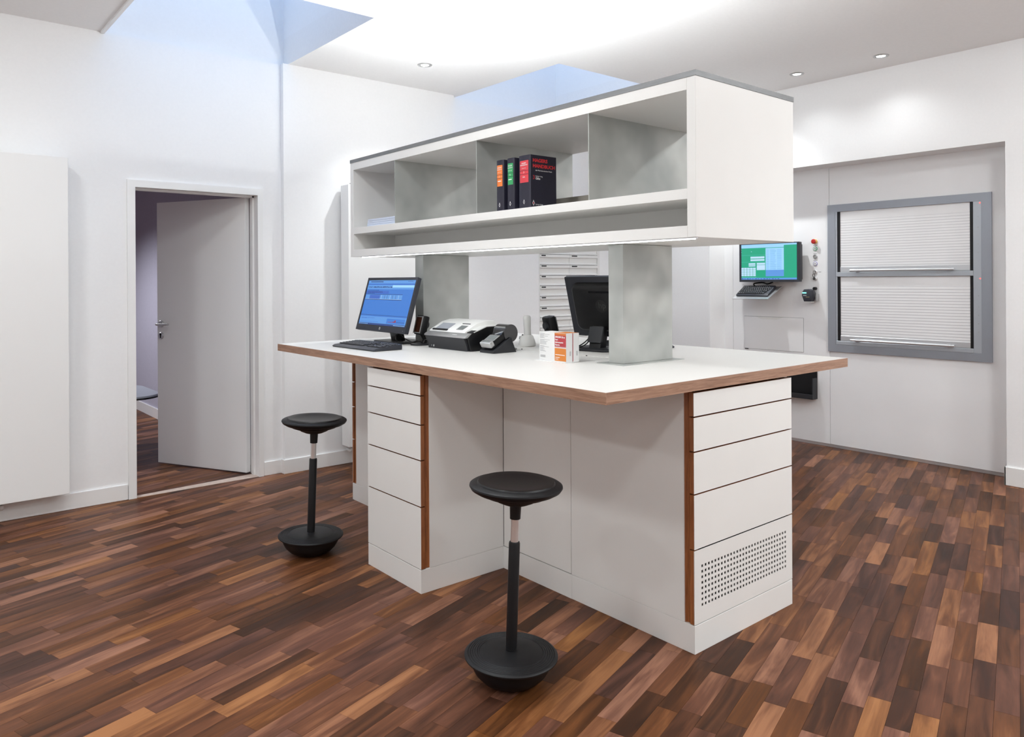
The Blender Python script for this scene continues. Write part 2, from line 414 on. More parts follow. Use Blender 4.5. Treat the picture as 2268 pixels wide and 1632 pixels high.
# the visible face: normal towards the camera = local +y side for this angle
FYL = .040
def onleaf(name, bm, m, smooth=True): return obj(name, bm, m, lf, smooth=smooth)
MYZ = Matrix.Rotation(R(-90), 4, 'X')     # lathe axis z -> +y
hx = .830
onleaf('handle_rosette', lathe(B(), [(.027, 0), (.027, .006), (.024, .009)], 28, Matrix.Translation((hx, FYL, 1.073)) @ MYZ), SILV)
bm = tube(B(), [(hx, FYL + .004, 1.073), (hx, FYL + .040, 1.073), (hx - .012, FYL + .052, 1.073), (hx - .06, FYL + .054, 1.073), (hx - .125, FYL + .053, 1.073)], .0095, 12, 5)
onleaf('lever_handle', bm, SILV)
onleaf('lock_rosette', lathe(B(), [(.027, 0), (.027, .006), (.024, .009)], 28, Matrix.Translation((hx, FYL, .984)) @ MYZ), SILV)
bm = lathe(B(), [(.0085, 0), (.0085, .0012)], 16, Matrix.Translation((hx, FYL + .009, .993)) @ MYZ); box(bm, hx - .0048, hx + .0048, FYL + .009, FYL + .0101, .967, .992)
onleaf('keyhole', bm, VOID, False)
onleaf('strike_plate', box(B(), .871, .8735, .012, .030, .93, 1.14), SILV, False)
struct('wall_beyond', box(B(), 2.17, 2.29, WY + .138, 11.0, 0, 2.62), LAV)
bm = B(); box(bm, -1.2, 2.17, 10.98, 11.1, 0, 2.62); box(bm, -1.3, -1.2, WY + .138, 11.1, 0, 2.62)
struct('wall_end', bm, LAV)
struct('trim_2', box(B(), -1.2, 2.17, WY + .138, 11.0, 2.6, 2.64), CEIL, label='ceiling of the room beyond the door')
struct('baseboard_beyond', box(B(), 2.156, 2.17, WY + .30, 11.0, 0, .10), TRIM)
struct('trim_3', box(B(), -1.2, 2.17, WY + .138, 11.0, -.06, -.0125), VOID, label='subfloor of the room beyond the door')
rt = thing('side_table', 'small round-cornered grey table with a black edge beyond the open door', 'table', (1.47, 6.83, 0))
vb = B(); vbox(vb, -.27, .27, -.42, .42, .483, .497, .20, 10, bev=.002); obj('table_top', vb, mat('pale_grey_top', (.42, .46, .52), .3), rt)
vb = B(); vbox(vb, -.273, .273, -.423, .423, .470, .483, .203, 10); obj('edge_band', vb, BLK, rt)
obj('pedestal', cyl(B(), (0, 0, .02), (0, 0, .47), .03), CHROME, rt, True)
obj('foot', lathe(B(), [(.11, 0), (.11, .008), (.05, .018), (.03, .03)], 32), BLK2, rt, True)
pk = thing('tissue_pack', 'crumpled white tissue pack on the small table beyond the door', 'tissues', (1.50, 6.70, .498))
obj('pack', box(B(), -.06, .06, -.10, .10, 0, .03, bev=.008), WHT, pk, True)
bm = lathe(B(), [(.04, .03), (.05, .06), (.02, .085), (.035, .11)], 9); obj('tissue', bm, PAPER, pk)

# ------------------------------------------------------------------ niche with white panels
nw = struct('wall_niche', loc=(NX, 3.0, 0), label='white panelled front inside the wall niche')
obj('backing', box(B(), NX + .02, NX + .1, NY0, NY1, 0, NZ), VOID, nw, world=True)
for y0, y1 in ((NY0, 3.1125), (3.1155, 4.0355), (4.0385, NY1)):
    obj('panel', box(B(), NX, NX + .022, y0, y1, .024, NZ, bev=.0008, seg=1), LAC2, nw, world=True)
obj('plinth_strip', box(B(), NX + .004, NX + .022, NY0, NY1, 0, .022), ALU, nw, world=True)

# ------------------------------------------------------------------ ceiling downlights
def downlight(x, y, label, aim=None, power=DOWNLIGHT_W, size=132):
    t = thing('ceiling_downlight', label, 'downlight', (x, y, ZC), group='recessed ceiling downlights')
    obj('ring', lathe(B(), [(.036, -.001), (.038, -.006), (.050, -.005), (.054, -.0005), (.054, .0)], 40, cap=False), SILV, t, True)
    obj('bezel', lathe(B(), [(.030, .0), (.037, -.004), (.037, -.0005)], 40, cap=False), BLK2, t, True)
    obj('lens', lathe(B(), [(0, -.0035), (.0305, -.0030), (.0305, -.0005)], 32, cap=False), LENS, t, True)
    ld = bpy.data.lights.new('downlight_lamp', 'SPOT'); ld.energy = power; ld.spot_size = R(size); ld.spot_blend = .8 if size < 150 else .35; ld.shadow_soft_size = .03; ld.color = SPOT_COL
    lo = bpy.data.objects.new('downlight_lamp', ld); C.objects.link(lo); lo.parent = t; lo.location = (0, 0, -.012)
    if aim: lo.rotation_euler = (Vector(aim) - Vector((x, y, ZC))).to_track_quat('-Z', 'Y').to_euler()
    return t
downlight(3.068, 4.655, 'recessed downlight between the two skylights', power=55, size=105)
downlight(5.440, 3.062, 'recessed downlight near the overhead shelf end, left of two')
downlight(5.470, 2.436, 'recessed downlight over the shutter niche, right of two')
downlight(5.440, 3.690, 'recessed downlight hidden behind the overhead shelf', power=60, size=120)
def dome(x, y, label, e):  # unseen lamps added for soft fill light in the main room
    t = thing('fill_dome', label, 'fill lamp', (x, y, ZC), group='added fill lamps out of the frame')
    obj('mount_ring', lathe(B(), [(.205, 0), (.205, -.012), (.192, -.016)], 32, cap=False), ALU, t, True)
    obj('fill_emitter', lathe(B(), [(.196, -.010), (.190, -.020), (.165, -.032), (.110, -.043), (.055, -.048), (0, -.050)], 14, cap=False), emat('fill_glow_%d' % round(e), SPOT_COL, e), t, True)
for x in (-1.9, 0.0):  # inner door-side lamp follows the radiator shadow; the others are added fill
    for y, w in ((.0, 'rear'), (2.0, 'middle'), (4.0, 'door side')):
        dome(x, y, 'unseen opal fill lamp on the ceiling left of the viewer, %s row, %s' % (w, 'outer' if x < -1 else 'inner'), LEFT_W * (.65 if y > 3 else 1))
dome(1.15, 2.6, 'added opal fill lamp over the aisle between door and island', LEFT_W * 1.3)
for x, y, w in ((1.3, -1.9, 'left'), (2.6, -1.9, 'middle'), (3.9, -1.9, 'right')):
    dome(x, y, 'added opal fill lamp near the wall behind the viewer, %s of three' % w, RIGHT_W)
for x, y, w in ((2.9, -.3, 'left'), (4.5, -.5, 'middle'), (4.35, .75, 'right')):
    dome(x, y, 'added opal fill lamp at the right beyond the frame, %s of three' % w, RIGHT_W * (.75 if y > 0 else 1))
t = thing('room_fill_light', 'unseen downlight added in the ceiling beyond the door', 'downlight', (.6, 8.2, 2.6))  # unseen lamp added to brighten the room beyond
obj('ring', lathe(B(), [(.036, -.001), (.05, -.005), (.054, 0)], 32, cap=False), SILV, t, True); obj('lens', lathe(B(), [(0, -.003), (.036, -.002)], 24, cap=False), LENS, t, True)
ld = bpy.data.lights.new('room_fill_lamp', 'SPOT'); ld.energy = ROOM_W; ld.spot_size = R(140); ld.spot_blend = .6; ld.shadow_soft_size = .05; ld.color = (.93, .94, 1)
lo = bpy.data.objects.new('room_fill_lamp', ld); C.objects.link(lo); lo.parent = t; lo.location = (0, 0, -.015)

# ------------------------------------------------------------------ flat radiators
def radiator(name, label, x0, x1, yf, yw, z0, z1, pipe_x):
    t = thing(name, label, 'radiator', ((x0 + x1) / 2, yw, 0), group='flat white wall radiators')
    obj('panel', box(B(), x0, x1, yf, yw - .03, z0, z1, bev=.004), TRIM, t, world=True)
    for z in (z0 + .25, z1 - .25): obj('wall_bracket', box(B(), x0 + .15, x1 - .15, yw - .03, yw, z - .03, z + .03), TRIM, t, world=True)
    obj('pipe', tube(B(), [(pipe_x, yw, z0 - .045), (pipe_x, yw - .06, z0 - .045), (pipe_x, yw - .08, z0 - .03), (pipe_x, yw - .08, z0 + .01)], .011, 10, 4), TRIM, t, True, world=True)
    obj('vent_plug', cyl(B(), (x0 + .03, yf + .02, z1), (x0 + .03, yf + .02, z1 + .012), .008, seg=10), SILV, t, True, world=True)
radiator('panel_radiator', 'wide flat white radiator at the left edge beside the door', .20, .862, 5.16, WY, .132, 2.143, .53)
radiator('panel_radiator', 'tall flat white radiator on the rear wall behind the counter', 2.682, 3.40, 5.112, WP, .150, 2.12, 2.74)

# ------------------------------------------------------------------ pharmacy drawer tower in the far wall
dt = thing('drawer_tower', 'tall white pharmacy drawer tower with two columns of labelled drawers', 'drawer cabinet', ((CBX0 + CBX1) / 2, WY + .2, 0))
bm = B(); box(bm, CBX0, CBX0 + .006, WY - .006, WY + .40, .06, 2.12); box(bm, CBX1 - .03, CBX1, WY - .006, WY + .40, .06, 2.12); box(bm, CBX0, CBX1, WY - .006, WY + .40, 2.10, 2.12); box(bm, CBX0, CBX1, WY, WY + .40, 0, .06)
obj('carcass', bm, LAC, dt, world=True)
obj('back', box(B(), CBX0, CBX1, WY + .03, WY + .39, .06, 2.10), VOID, dt, world=True)
P = .1002; cols = ((CBX0 + .008, 5.1705), (5.1735, CBX1 - .032))
me_cache = {}
for ci, (xa, xb) in enumerate(cols):
    for r in range(20):
        z0 = .0385 + r * P + .0015; z1 = z0 + P - .004
        if z0 < .06: continue
        t = WY - .004
        bm = B(); wdt = xb - xa
        prism_y_pts = [(0, 0), (-.020, 0), (-.020, .010), (-.006, .016), (-.010, .066), (-.022, .070), (-.022, P - .004), (0, P - .004)]
        if ci not in me_cache:
            M2 = Matrix(((0, 0, 1, 0), (1, 0, 0, 0), (0, 1, 0, 0), (0, 0, 0, 1)))    # (y,z) polygon extruded along x
            prism(bm, prism_y_pts, 0, wdt, M=M2)
            o = obj('drawer', bm, LAC, dt); me_cache[ci] = o.data
        else:
            bm.free(); o = bpy.data.objects.new('drawer', me_cache[ci]); C.objects.link(o); o.parent = dt
        o.location = Vector((xa, WY + .012, z0)) - dt.location
        if 1.0 < z0 < 1.75:
            lw = rnd.choice((.055, .065, .075)); lx = .016 if ci == 0 else .022
            l = obj('label_plate', box(B(), lx, lx + lw, -.0226, -.0219, P - .004 - .016, P - .004 - .005), BLK, o)
            obj2 = None

# ------------------------------------------------------------------ island cabinets
ZS = (.972, .880, .750, .592, .385, .1085)
PLZ = .105
def perforated(w, z0, z1, hx0, hz0, nx, nz, pitch, hole, t):
    """front plate x 0..w, z0..z1 with square holes; at y 0..t"""
    xs = [0]; zs = [z0]
    for i in range(nx): xs += [hx0 + i * pitch - hole / 2, hx0 + i * pitch + hole / 2]
    for i in range(nz): zs += [hz0 + i * pitch - hole / 2, hz0 + i * pitch + hole / 2]
    xs.append(w); zs.append(z1); bm = B()
    F = [[bm.verts.new((x, 0, z)) for z in zs] for x in xs]; K = [[bm.verts.new((x, t, z)) for z in zs] for x in xs]
    solid = lambda i, j: 0 <= i < len(xs) - 1 and 0 <= j < len(zs) - 1 and not (i % 2 == 1 and j % 2 == 1)
    for i in range(len(xs) - 1):
        for j in range(len(zs) - 1):
            if not solid(i, j): continue
            bm.faces.new((F[i][j], F[i + 1][j], F[i + 1][j + 1], F[i][j + 1])); bm.faces.new((K[i][j], K[i][j + 1], K[i + 1][j + 1], K[i + 1][j]))
            for (di, dj, a, b) in ((-1, 0, (i, j + 1), (i, j)), (1, 0, (i + 1, j), (i + 1, j + 1)), (0, -1, (i, j), (i + 1, j)), (0, 1, (i + 1, j + 1), (i, j + 1))):
                if not solid(i + di, j + dj):
                    bm.faces.new((F[a[0]][a[1]], K[a[0]][a[1]], K[b[0]][b[1]], F[b[0]][b[1]]))
    return bm
def drawer_cabinet(label, W, D, loc, rz, grips, vent=False, back=None):
    """front at local y=0 facing -y, x 0..W; grips: sides (0 left,1 right) with walnut grip groove"""
    t = thing('drawer_cabinet', label, 'cabinet', loc, rz, 'white drawer cabinets of the island')
    obj('plinth', box(B(), 0, W, 0, D, 0, PLZ, bev=.0008, seg=1), LAC, t)
    fx0 = 0; fx1 = W
    obj('carcass', box(B(), .03, W - .03, .050, D - .02, PLZ, .976), VOID, t)
    for s in (0, 1):
        y0 = .0472 if s in grips else .021
        obj('side_panel', box(B(), 0, .019, y0, D, PLZ + .0015, .978) if s == 0 else box(B(), W - .019, W, y0, D, PLZ + .0015, .978), LAC, t)
        if s in grips:
            pts = [(.0255, .0), (.0255, .030)]
            n = 6; arc = []
            ya, yb = .0232, .0470
            for k in range(n + 1):
                a = math.pi * k / n
                arc.append((.004 + .007 * math.sin(a), ya + (yb - ya) * k / n))
            poly = arc + [(.022, yb), (.022, ya)]
            if s == 1: poly = [(W - x, y) for x, y in poly][::-1]
            obj('grip_strip', prism(B(), poly, PLZ + .0015, .978), WOODZ, t, label='walnut grip groove')
    for k in range(5):
        z1, z0 = ZS[k] - .0028, ZS[k + 1] + .0028
        if k == 4: z0 = ZS[5]
        if k == 4 and vent:
            o = obj('vent_panel', perforated(W, z0, z1, .0475, .1735, 29, 8, .02072, .0108, .003), LAC, t, label='white drawer front perforated with rows of square holes')
            obj('wood_core', box(B(), .0005, .03, .0031, .0205, z0, z1), WOODZ, o)
            obj('dark_backing', box(B(), .031, W - .02, .0045, .030, z0, z1), VOID, o)
        else:
            o = obj('drawer', box(B(), 0, W, 0, .0015, z0, z1), LAC, t)
            obj('wood_core', box(B(), .0003, W - .0003, .0015, .0205, z0, z1), WOODZ, o, label='walnut edging')
    return t
drawer_cabinet('near-end drawer cabinet with a perforated bottom front', .682, .651, (2.3096, 1.7175, 0), 0, (0,), vent=True)
drawer_cabinet('drawer cabinet facing the left, beside the near stool', .473, .4736, (1.836, 3.3106, 0), -90, (1,))
drawer_cabinet('far-end drawer cabinet behind the far stool', .682, .651, (2.9916, 4.3625, 0), 180, (1,))
drawer_cabinet('drawer cabinet on the hidden right side of the island', .473, .4654, (3.457, 2.78, 0), 90, (0,))
dc = thing('door_cabinet', 'white door cabinet in the middle of the island behind the near stool', 'cabinet', (2.65, 3.04, 0))
obj('plinth', box(B(), 2.3096, 2.9916, 2.3685, 3.7115, 0, PLZ), LAC, dc, world=True)
obj('carcass', box(B(), 2.332, 2.97, 2.3685, 3.7115, PLZ, .978), VOID, dc, world=True)
for y0, y1 in ((2.3715, 2.8345), (3.3125, 3.7085)):
    obj('door', box(B(), 2.3096, 2.331, y0, y1, PLZ + .004, .978, bev=.0006, seg=1), LAC, dc, world=True)
for y0, y1 in ((2.3715, 2.777), (3.256, 3.7085)):
    obj('door', box(B(), 2.9712, 2.9916, y0, y1, PLZ + .004, .978, bev=.0006, seg=1), LAC, dc, world=True)

# ------------------------------------------------------------------ countertop
TX0, TX1, TY0, TY1, TZ0, TZ1 = 1.824, 3.4696, 1.7055, 4.3765, .9797, 1.0205
ct = thing('countertop', 'white laminate island countertop with thick walnut edges', 'countertop', (2.647, 3.04, TZ0))
e = .0025
obj('board', box(B(), TX0 + e, TX1 - e, TY0 + e, TY1 - e, TZ0, TZ1), TOPW, ct, world=True)
obj('edge_band', box(B(), TX0, TX0 + e, TY0, TY1, TZ0, TZ1 - .0006), WOODY, ct, world=True); obj('edge_band', box(B(), TX1 - e, TX1, TY0, TY1, TZ0, TZ1 - .0006), WOODY, ct, world=True)
obj('edge_band', box(B(), TX0 + e, TX1 - e, TY0, TY0 + e, TZ0, TZ1 - .0006), WOODX, ct, world=True); obj('edge_band', box(B(), TX0 + e, TX1 - e, TY1 - e, TY1, TZ0, TZ1 - .0006), WOODX, ct, world=True)
cf = obj('cable_flap', box(B(), 2.652, 2.760, 2.36, 3.78, TZ1, TZ1 + .0022, bev=.0006, seg=1), TOPW, ct, world=True)
bm = B()
for y in (2.60, 3.085, 3.5): lathe(bm, [(.0035, 0), (.0035, .004)], 10, Matrix.Translation((2.645, y, TZ1)))
obj('flap_stop', bm, BLK, ct, world=True)

# ------------------------------------------------------------------ pillars and overhead shelf
SX0, SX1, SY0, SY1, SZ0, SZ1, SZG = 2.3096, 2.9916, 1.7023, 4.3722, 1.5486, 2.1666, 2.1457
for k, (y0, y1, lab) in enumerate(((2.218, 2.305, 'near galvanised steel pillar standing on the countertop'), (3.800, 3.888, 'far galvanised steel pillar beside the lit monitor'))):
    t = thing('shelf_pillar', lab, 'pillar', (2.655, (y0 + y1) / 2, TZ1), group='galvanised pillars under the shelf')
    obj('column', box(B(), 2.4853, 2.8250, y0, y1, TZ1 + .003, SZ0 - .001, bev=.0015, seg=1), GALV, t, world=True)
    obj('base_plate', box(B(), 2.4460, 2.8640, y0 - .037, y1 + .037, TZ1, TZ1 + .003), GALV, t, world=True)
sh = thing('overhead_shelf', 'long white overhead shelf box with grey steel rim on two pillars', 'shelf', (2.65, 3.04, SZ0))
W_ = lambda *a, **k: obj(*a, sh, world=True, **k)
W_('end_panel', box(B(), SX0, SX1, SY0, SY0 + .040, SZ0, SZG, bev=.0008, seg=1), LAC); W_('end_panel', box(B(), SX0, SX1, SY1 - .040, SY1, SZ0, SZG, bev=.0008, seg=1), LAC)
W_('top_panel', box(B(), SX0, SX1, SY0 + .04, SY1 - .04, 2.100, SZG), LAC)
W_('middle_board', box(B(), SX0, SX1, SY0 + .04, SY1 - .04, 1.6925, 1.731), LAC)
W_('bottom_board', box(B(), SX0, SX1, SY0 + .04, SY1 - .04, SZ0, 1.5925), LAC)
W_('back_board', box(B(), 2.615, 2.685, SY0 + .04, SY1 - .04, 1.5925, 1.6925), LAC)
bm = B(); r = .003
box(bm, SX0 - .002, SX0 + r, SY0 - .002, SY1 + .002, SZG, SZ1); box(bm, SX1 - r, SX1 + .002, SY0 - .002, SY1 + .002, SZG, SZ1)
box(bm, SX0 + r, SX1 - r, SY0 - .002, SY0 + r, SZG, SZ1); box(bm, SX0 + r, SX1 - r, SY1 - r, SY1 + .002, SZG, SZ1)
W_('steel_rim', bm, RIMM)
for y in (2.2525, 3.0400, 3.8310):
    W_('divider', box(B(), SX0 + .003, SX1 - .003, y, y + .004, 1.731, 2.100), GALV)
for x0, x1 in ((SX0 + .010, SX0 + .024),):
    o = W_('led_housing', box(B(), x0 - .003, x1 + .003, SY0 + .012, SY1 - .12, SZ0 - .004, SZ0 - .0002), ALU)
    obj('led_strip', box(B(), x0, x1, SY0 + .02, SY1 - .13, SZ0 - .0075, SZ0 - .004), LED, o, world=False).location = (0, 0, 0)
for x in (2.47, 2.83):
    o = W_('uplight_tray', box(B(), x - .025, x + .025, SY0 + .15, SY1 - .15, SZG, SZG + .006), ALU)
    obj('uplight_tube', box(B(), x - .012, x + .012, SY0 + .2, SY1 - .2, SZG + .006, SZG + .014), UPL, o).location = (0, 0, 0)

# ------------------------------------------------------------------ books and shelf contents
NAVY = speckle(mat('navy_cloth', (.020, .018, .042), .5), 300, (.010, .009, .022), (.014, .013, .030))
def colm(n, c): return mat(n, c, .55)
RED = colm('label_red', (.62, .045, .06)); GRN = colm('label_green', (.035, .33, .11)); ORG = colm('label_orange', (.80, .20, .035)); TWHT = colm('print_white', (.85, .85, .85)); TRED = colm('print_red', (.75, .03, .035))
def book(label, x0, y0, y1, depth, h, lab_mat, ztop, zbot, seps, words):
    t = thing('handbook', label, 'book', (x0, (y0 + y1) / 2, 1.731), group='navy handbooks on the shelf')
    w = y1 - y0
    # spine rounded towards -x; local coordinates
    poly = [(.007 + .007 * math.cos(math.pi / 2 + math.pi * k / 10), w / 2 * math.sin(math.pi / 2 + math.pi * k / 10)) for k in range(11)]
    poly = poly + [(depth, -w / 2), (depth, -w / 2 + .003), (.012, -w / 2 + .003), (.012, w / 2 - .003), (depth, w / 2 - .003), (depth, w / 2)]
    obj('cover', prism(B(), poly, 0, h), NAVY, t, True)
    obj('page_block', box(B(), .012, depth - .005, -w / 2 + .003, w / 2 - .003, .003, h - .004), PAPER, t)
    # spine label follows the spine curve
    bm = B(); hw = w * .36
    prev = None
    for k in range(7):
        y = hw - 2 * hw * k / 6
        x = .007 - .007 * math.sqrt(max(0, 1 - (y / (w / 2)) ** 2)) - .0006
        cur = (bm.verts.new((x, y, zbot)), bm.verts.new((x, y, ztop)))
        if prev: bm.faces.new((prev[0], prev[1], cur[1], cur[0]))
        prev = cur
    lb = obj('spine_label', bm, lab_mat, t)
    for z in seps: obj('label_rule', box(B(), -.0011, -.0005, -hw, hw, z - .0007, z + .0007), NAVY, lb)
    for body, size, z in words:
        if not body:
            obj('printed_line', box(B(), -.0011, -.0005, -hw * .6, hw * .6, z, z + .004), TWHT, lb); continue
        text('spine_lettering', body, size, TWHT, lb, (-.0010, 0, z), (0, -1, 0), (0, 0, 1), align='CENTER')
    return t
Z_ = 1.731
def emblem(parent, cx, cz, s, plane, ms, m2):
    """small chess-knight-like shield: oval ring with a knob on top"""
    bm = B()
    def ring(r0, r1, cy, sx):
        for k in range(16):
            a, b = 2 * math.pi * k / 16, 2 * math.pi * (k + 1) / 16
            bm.faces.new([bm.verts.new(plane(cx + r * sx * math.cos(q), cz + cy + r * math.sin(q))) for r, q in ((r0, a), (r1, a), (r1, b), (r0, b))])
    ring(s * .30, s * .48, 0, .85); ring(0.0001, s * .16, s * .66, 1); ring(0.0001, s * .15, -s * .58, .7)
    obj('emblem', bm, ms, parent)
    bm = B()
    for a0, a1, b0, b1 in ((-.06, .06, -.4, .4), (-.34, .34, -.06, .06)):
        bm.faces.new([bm.verts.new(plane(cx + s * u, cz + s * v)) for u, v in ((a0, b0), (a1, b0), (a1, b1), (a0, b1))])
    obj('emblem_cross', bm, m2, parent)
books = []
for lab, y0, y1, m, num, title in (
        ('navy handbook with an orange spine label, leftmost of three', 2.836, 2.892, ORG, '1', ''),
        ('navy handbook with a green spine label, middle of three', 2.756, 2.810, GRN, '2', ''),
        ('navy handbook with red spine label and red cover title', 2.640, 2.724, RED, '3', 'Gifte')):
    big = m is RED
    h = .2475
    b = book(lab, 2.318, y0, y1, .168, h, m, h - .025, h - .128, (h - .072, h - .089),
             (('HAGERS', .0085, h - .040), ('HANDBUCH', .0065 if not big else .009, h - .049), ('der Pharm. Praxis', .0038, h - .062), (num, .012, h - .084), (title, .009, h - .105)))
    emblem(b, 0, .028, .014, lambda u, v: (-.0007, -u, v), TWHT, NAVY)
    books.append(b)
b3 = books[2]; wy = -.042 - .0004
A = (1, 0, 0); U = (0, 0, 1)
bld = .0007
text('cover_title', 'HAGERS', .0225, TRED, b3, (.018, wy, .215), A, U, bold=bld, sx=1.12)
text('cover_title', 'HANDBUCH', .0225, TRED, b3, (.018, wy, .189), A, U, bold=bld, sx=1.12)
text('cover_subtitle', 'der Pharmazeutischen Praxis', .0090, TWHT, b3, (.035, wy, .173), A, U)
text('volume_number', '3', .026, TRED, b3, (.018, wy, .134), A, U)
text('editor_line', 'H.J.Roth  Hrsg.', .0075, TWHT, b3, (.035, wy, .146), A, U)
text('volume_title', 'Gifte', .0145, TWHT, b3, (.035, wy, .133), A, U, bold=.0004)
text('publisher_line', 'Springer-Verlag', .0075, TWHT, b3, (.035, wy, .014), A, U)
emblem(b3, .022, .022, .017, lambda u, v: (u, wy, v), TWHT, TRED)
pp = thing('paper_stack', 'low stack of pale blue papers at the far end of the shelf', 'papers', (2.45, 4.02, Z_))
for k in range(4):
    obj('paper_pad', box(B(), -.115, .10, -.186, .186 - .004 * k, .0002 + k * .0118, .0112 + k * .0118, bev=.001, seg=1), mat('pale_blue_paper', (.62, .68, .80), .7), pp)
tr = thing('document_tray', 'low taupe document tray lying beside the handbooks', 'tray', (2.80, 2.545, Z_))
bm = B(); box(bm, -.15, .15, -.275, .275, 0, .006)
for a in ((-.15, -.146, -.275, .275), (.146, .15, -.275, .275), (-.146, .146, -.275, -.271), (-.146, .146, .271, .275)): box(bm, a[0], a[1], a[2], a[3], .006, .076)
obj('tray_body', bm, mat('taupe_plastic', (.27, .245, .215), .5), tr)

# ------------------------------------------------------------------ monitors
SCB = emat('screen_blue', (.050, .25, .82), .5); SCB2 = emat('screen_blue_light', (.13, .40, .95), .5); SCB3 = emat('screen_blue_deep', (.05, .17, .70), .5)
SCD = emat('screen_ink', (.012, .03, .16), .5); SCW = emat('screen_white', (.55, .78, 1.0), .62); SCG = emat('screen_green', (0, .42, .24), .58); SCC = emat('screen_pale_blue', (.32, .62, .95), .7)
SCR = emat('screen_red', (.45, .02, .04), .5); SCT = emat('screen_taskbar', (.02, .07, .30), .5); SCK = emat('screen_cyan', (.10, .62, .50), .5)
SM = [SCB, SCB2, SCB3, SCD, SCW, SCG, SCC, SCR, SCT, SCK]
def blue_ui(rr):
    q = [(0, 1, 0, 1, 0, 0), (0, 1, .93, 1, 1, 1), (0, 1, .905, .915, 1, 2), (.05, .33, .958, .975, 2, 3), (.84, .95, .975, .982, 2, 3),
         (0, 1, .80, .895, 1, 1), (.55, 1, .84, .89, 2, 6), (0, .5, .70, .76, 1, 2), (.01, .80, .682, .690, 2, 3), (.01, .80, .575, .675, 1, 1), (.10, .33, .58, .67, 2, 2),
         (.01, .80, .560, .572, 2, 3), (.01, .80, .573, .578, 2, 4), (0, 1, .215, .222, 1, 3), (0, 1, .19, .196, 1, 2), (0, 1, .04, .19, 1, 1), (.60, .97, .05, .16, 2, 0),
         (0, 1, 0, .040, 3, 8), (.80, .97, .085, .092, 3, 3), (.63, .80, .083, .090, 3, 7), (.73, .78, .083, .102, 3, 7), (.765, .79, .083, .130, 3, 7)]
    for k in range(22):
        a = .03 + k * .024; q.append((a, a + rr.uniform(.008, .021), .835, .858 + rr.uniform(-.004, .008), 3, 3))
    for row, n in ((.77, 9), (.745, 12), (.722, 14), (.70, 6), (.150, 13), (.14, 5), (.065, 16)):
        a = .03
        for k in range(n): b = a + rr.uniform(.008, .03); q.append((a, b, row, row + .009, 3, 2 if row < .2 else 3)); a = b + .006
    for k in range(7): a = .36 + k * .058 + rr.uniform(0, .02); q.append((a, a + .006, .585, .668, 2, 3 if k % 3 else 4))
    for k in range(7): q.append((.01 + k * .03, .022 + k * .03, .010, .028, 4, 6))
    for k in range(9): q.append((.76 + k * .026, .775 + k * .026, .012, .026, 4, 6))
    return q
def green_ui(rr):
    q = [(0, 1, 0, 1, 0, 5), (0, .78, .90, 1, 1, 6), (0, 1, .955, 1, 1, 6), (.46, .78, .09, .885, 1, 6), (.46, .78, .09, .27, 2, 1), (0, 1, 0, .05, 2, 1), (.185, .44, .60, .655, 2, 4), (.185, .44, .53, .58, 2, 4),
         (.15, .275, .425, .47, 2, 4), (.15, .275, .375, .41, 2, 4), (.30, .45, .425, .475, 2, 4), (.30, .45, .27, .415, 2, 4), (0, .46, .69, .70, 2, 9), (0, .46, .50, .508, 2, 9), (0, .29, .052, .072, 2, 9), (.195, .21, .79, .805, 2, 4), (.01, .022, .85, .862, 2, 4), (.01, .022, .78, .792, 2, 4)]
    for i in range(5):
        for j in range(4): q += [(.012 + i * .055, .060 + i * .055, .10 + j * .062, .155 + j * .062, 2, 4), (.028 + i * .055, .044 + i * .055, .12 + j * .062, .135 + j * .062, 3, 6)]
    for k in range(22):
        z = .29 + k * .026; q += [(.475, .52, z, z + .006, 2, 1), (.54, .62 + rr.uniform(0, .03), z, z + .006, 2, 1), (.66, .74, z, z + .006, 2, 1)]
    for k in range(14): q.append((.02 + k * .05, .035 + k * .05 + rr.uniform(0, .02), .015, .032, 3, 8))
    return q
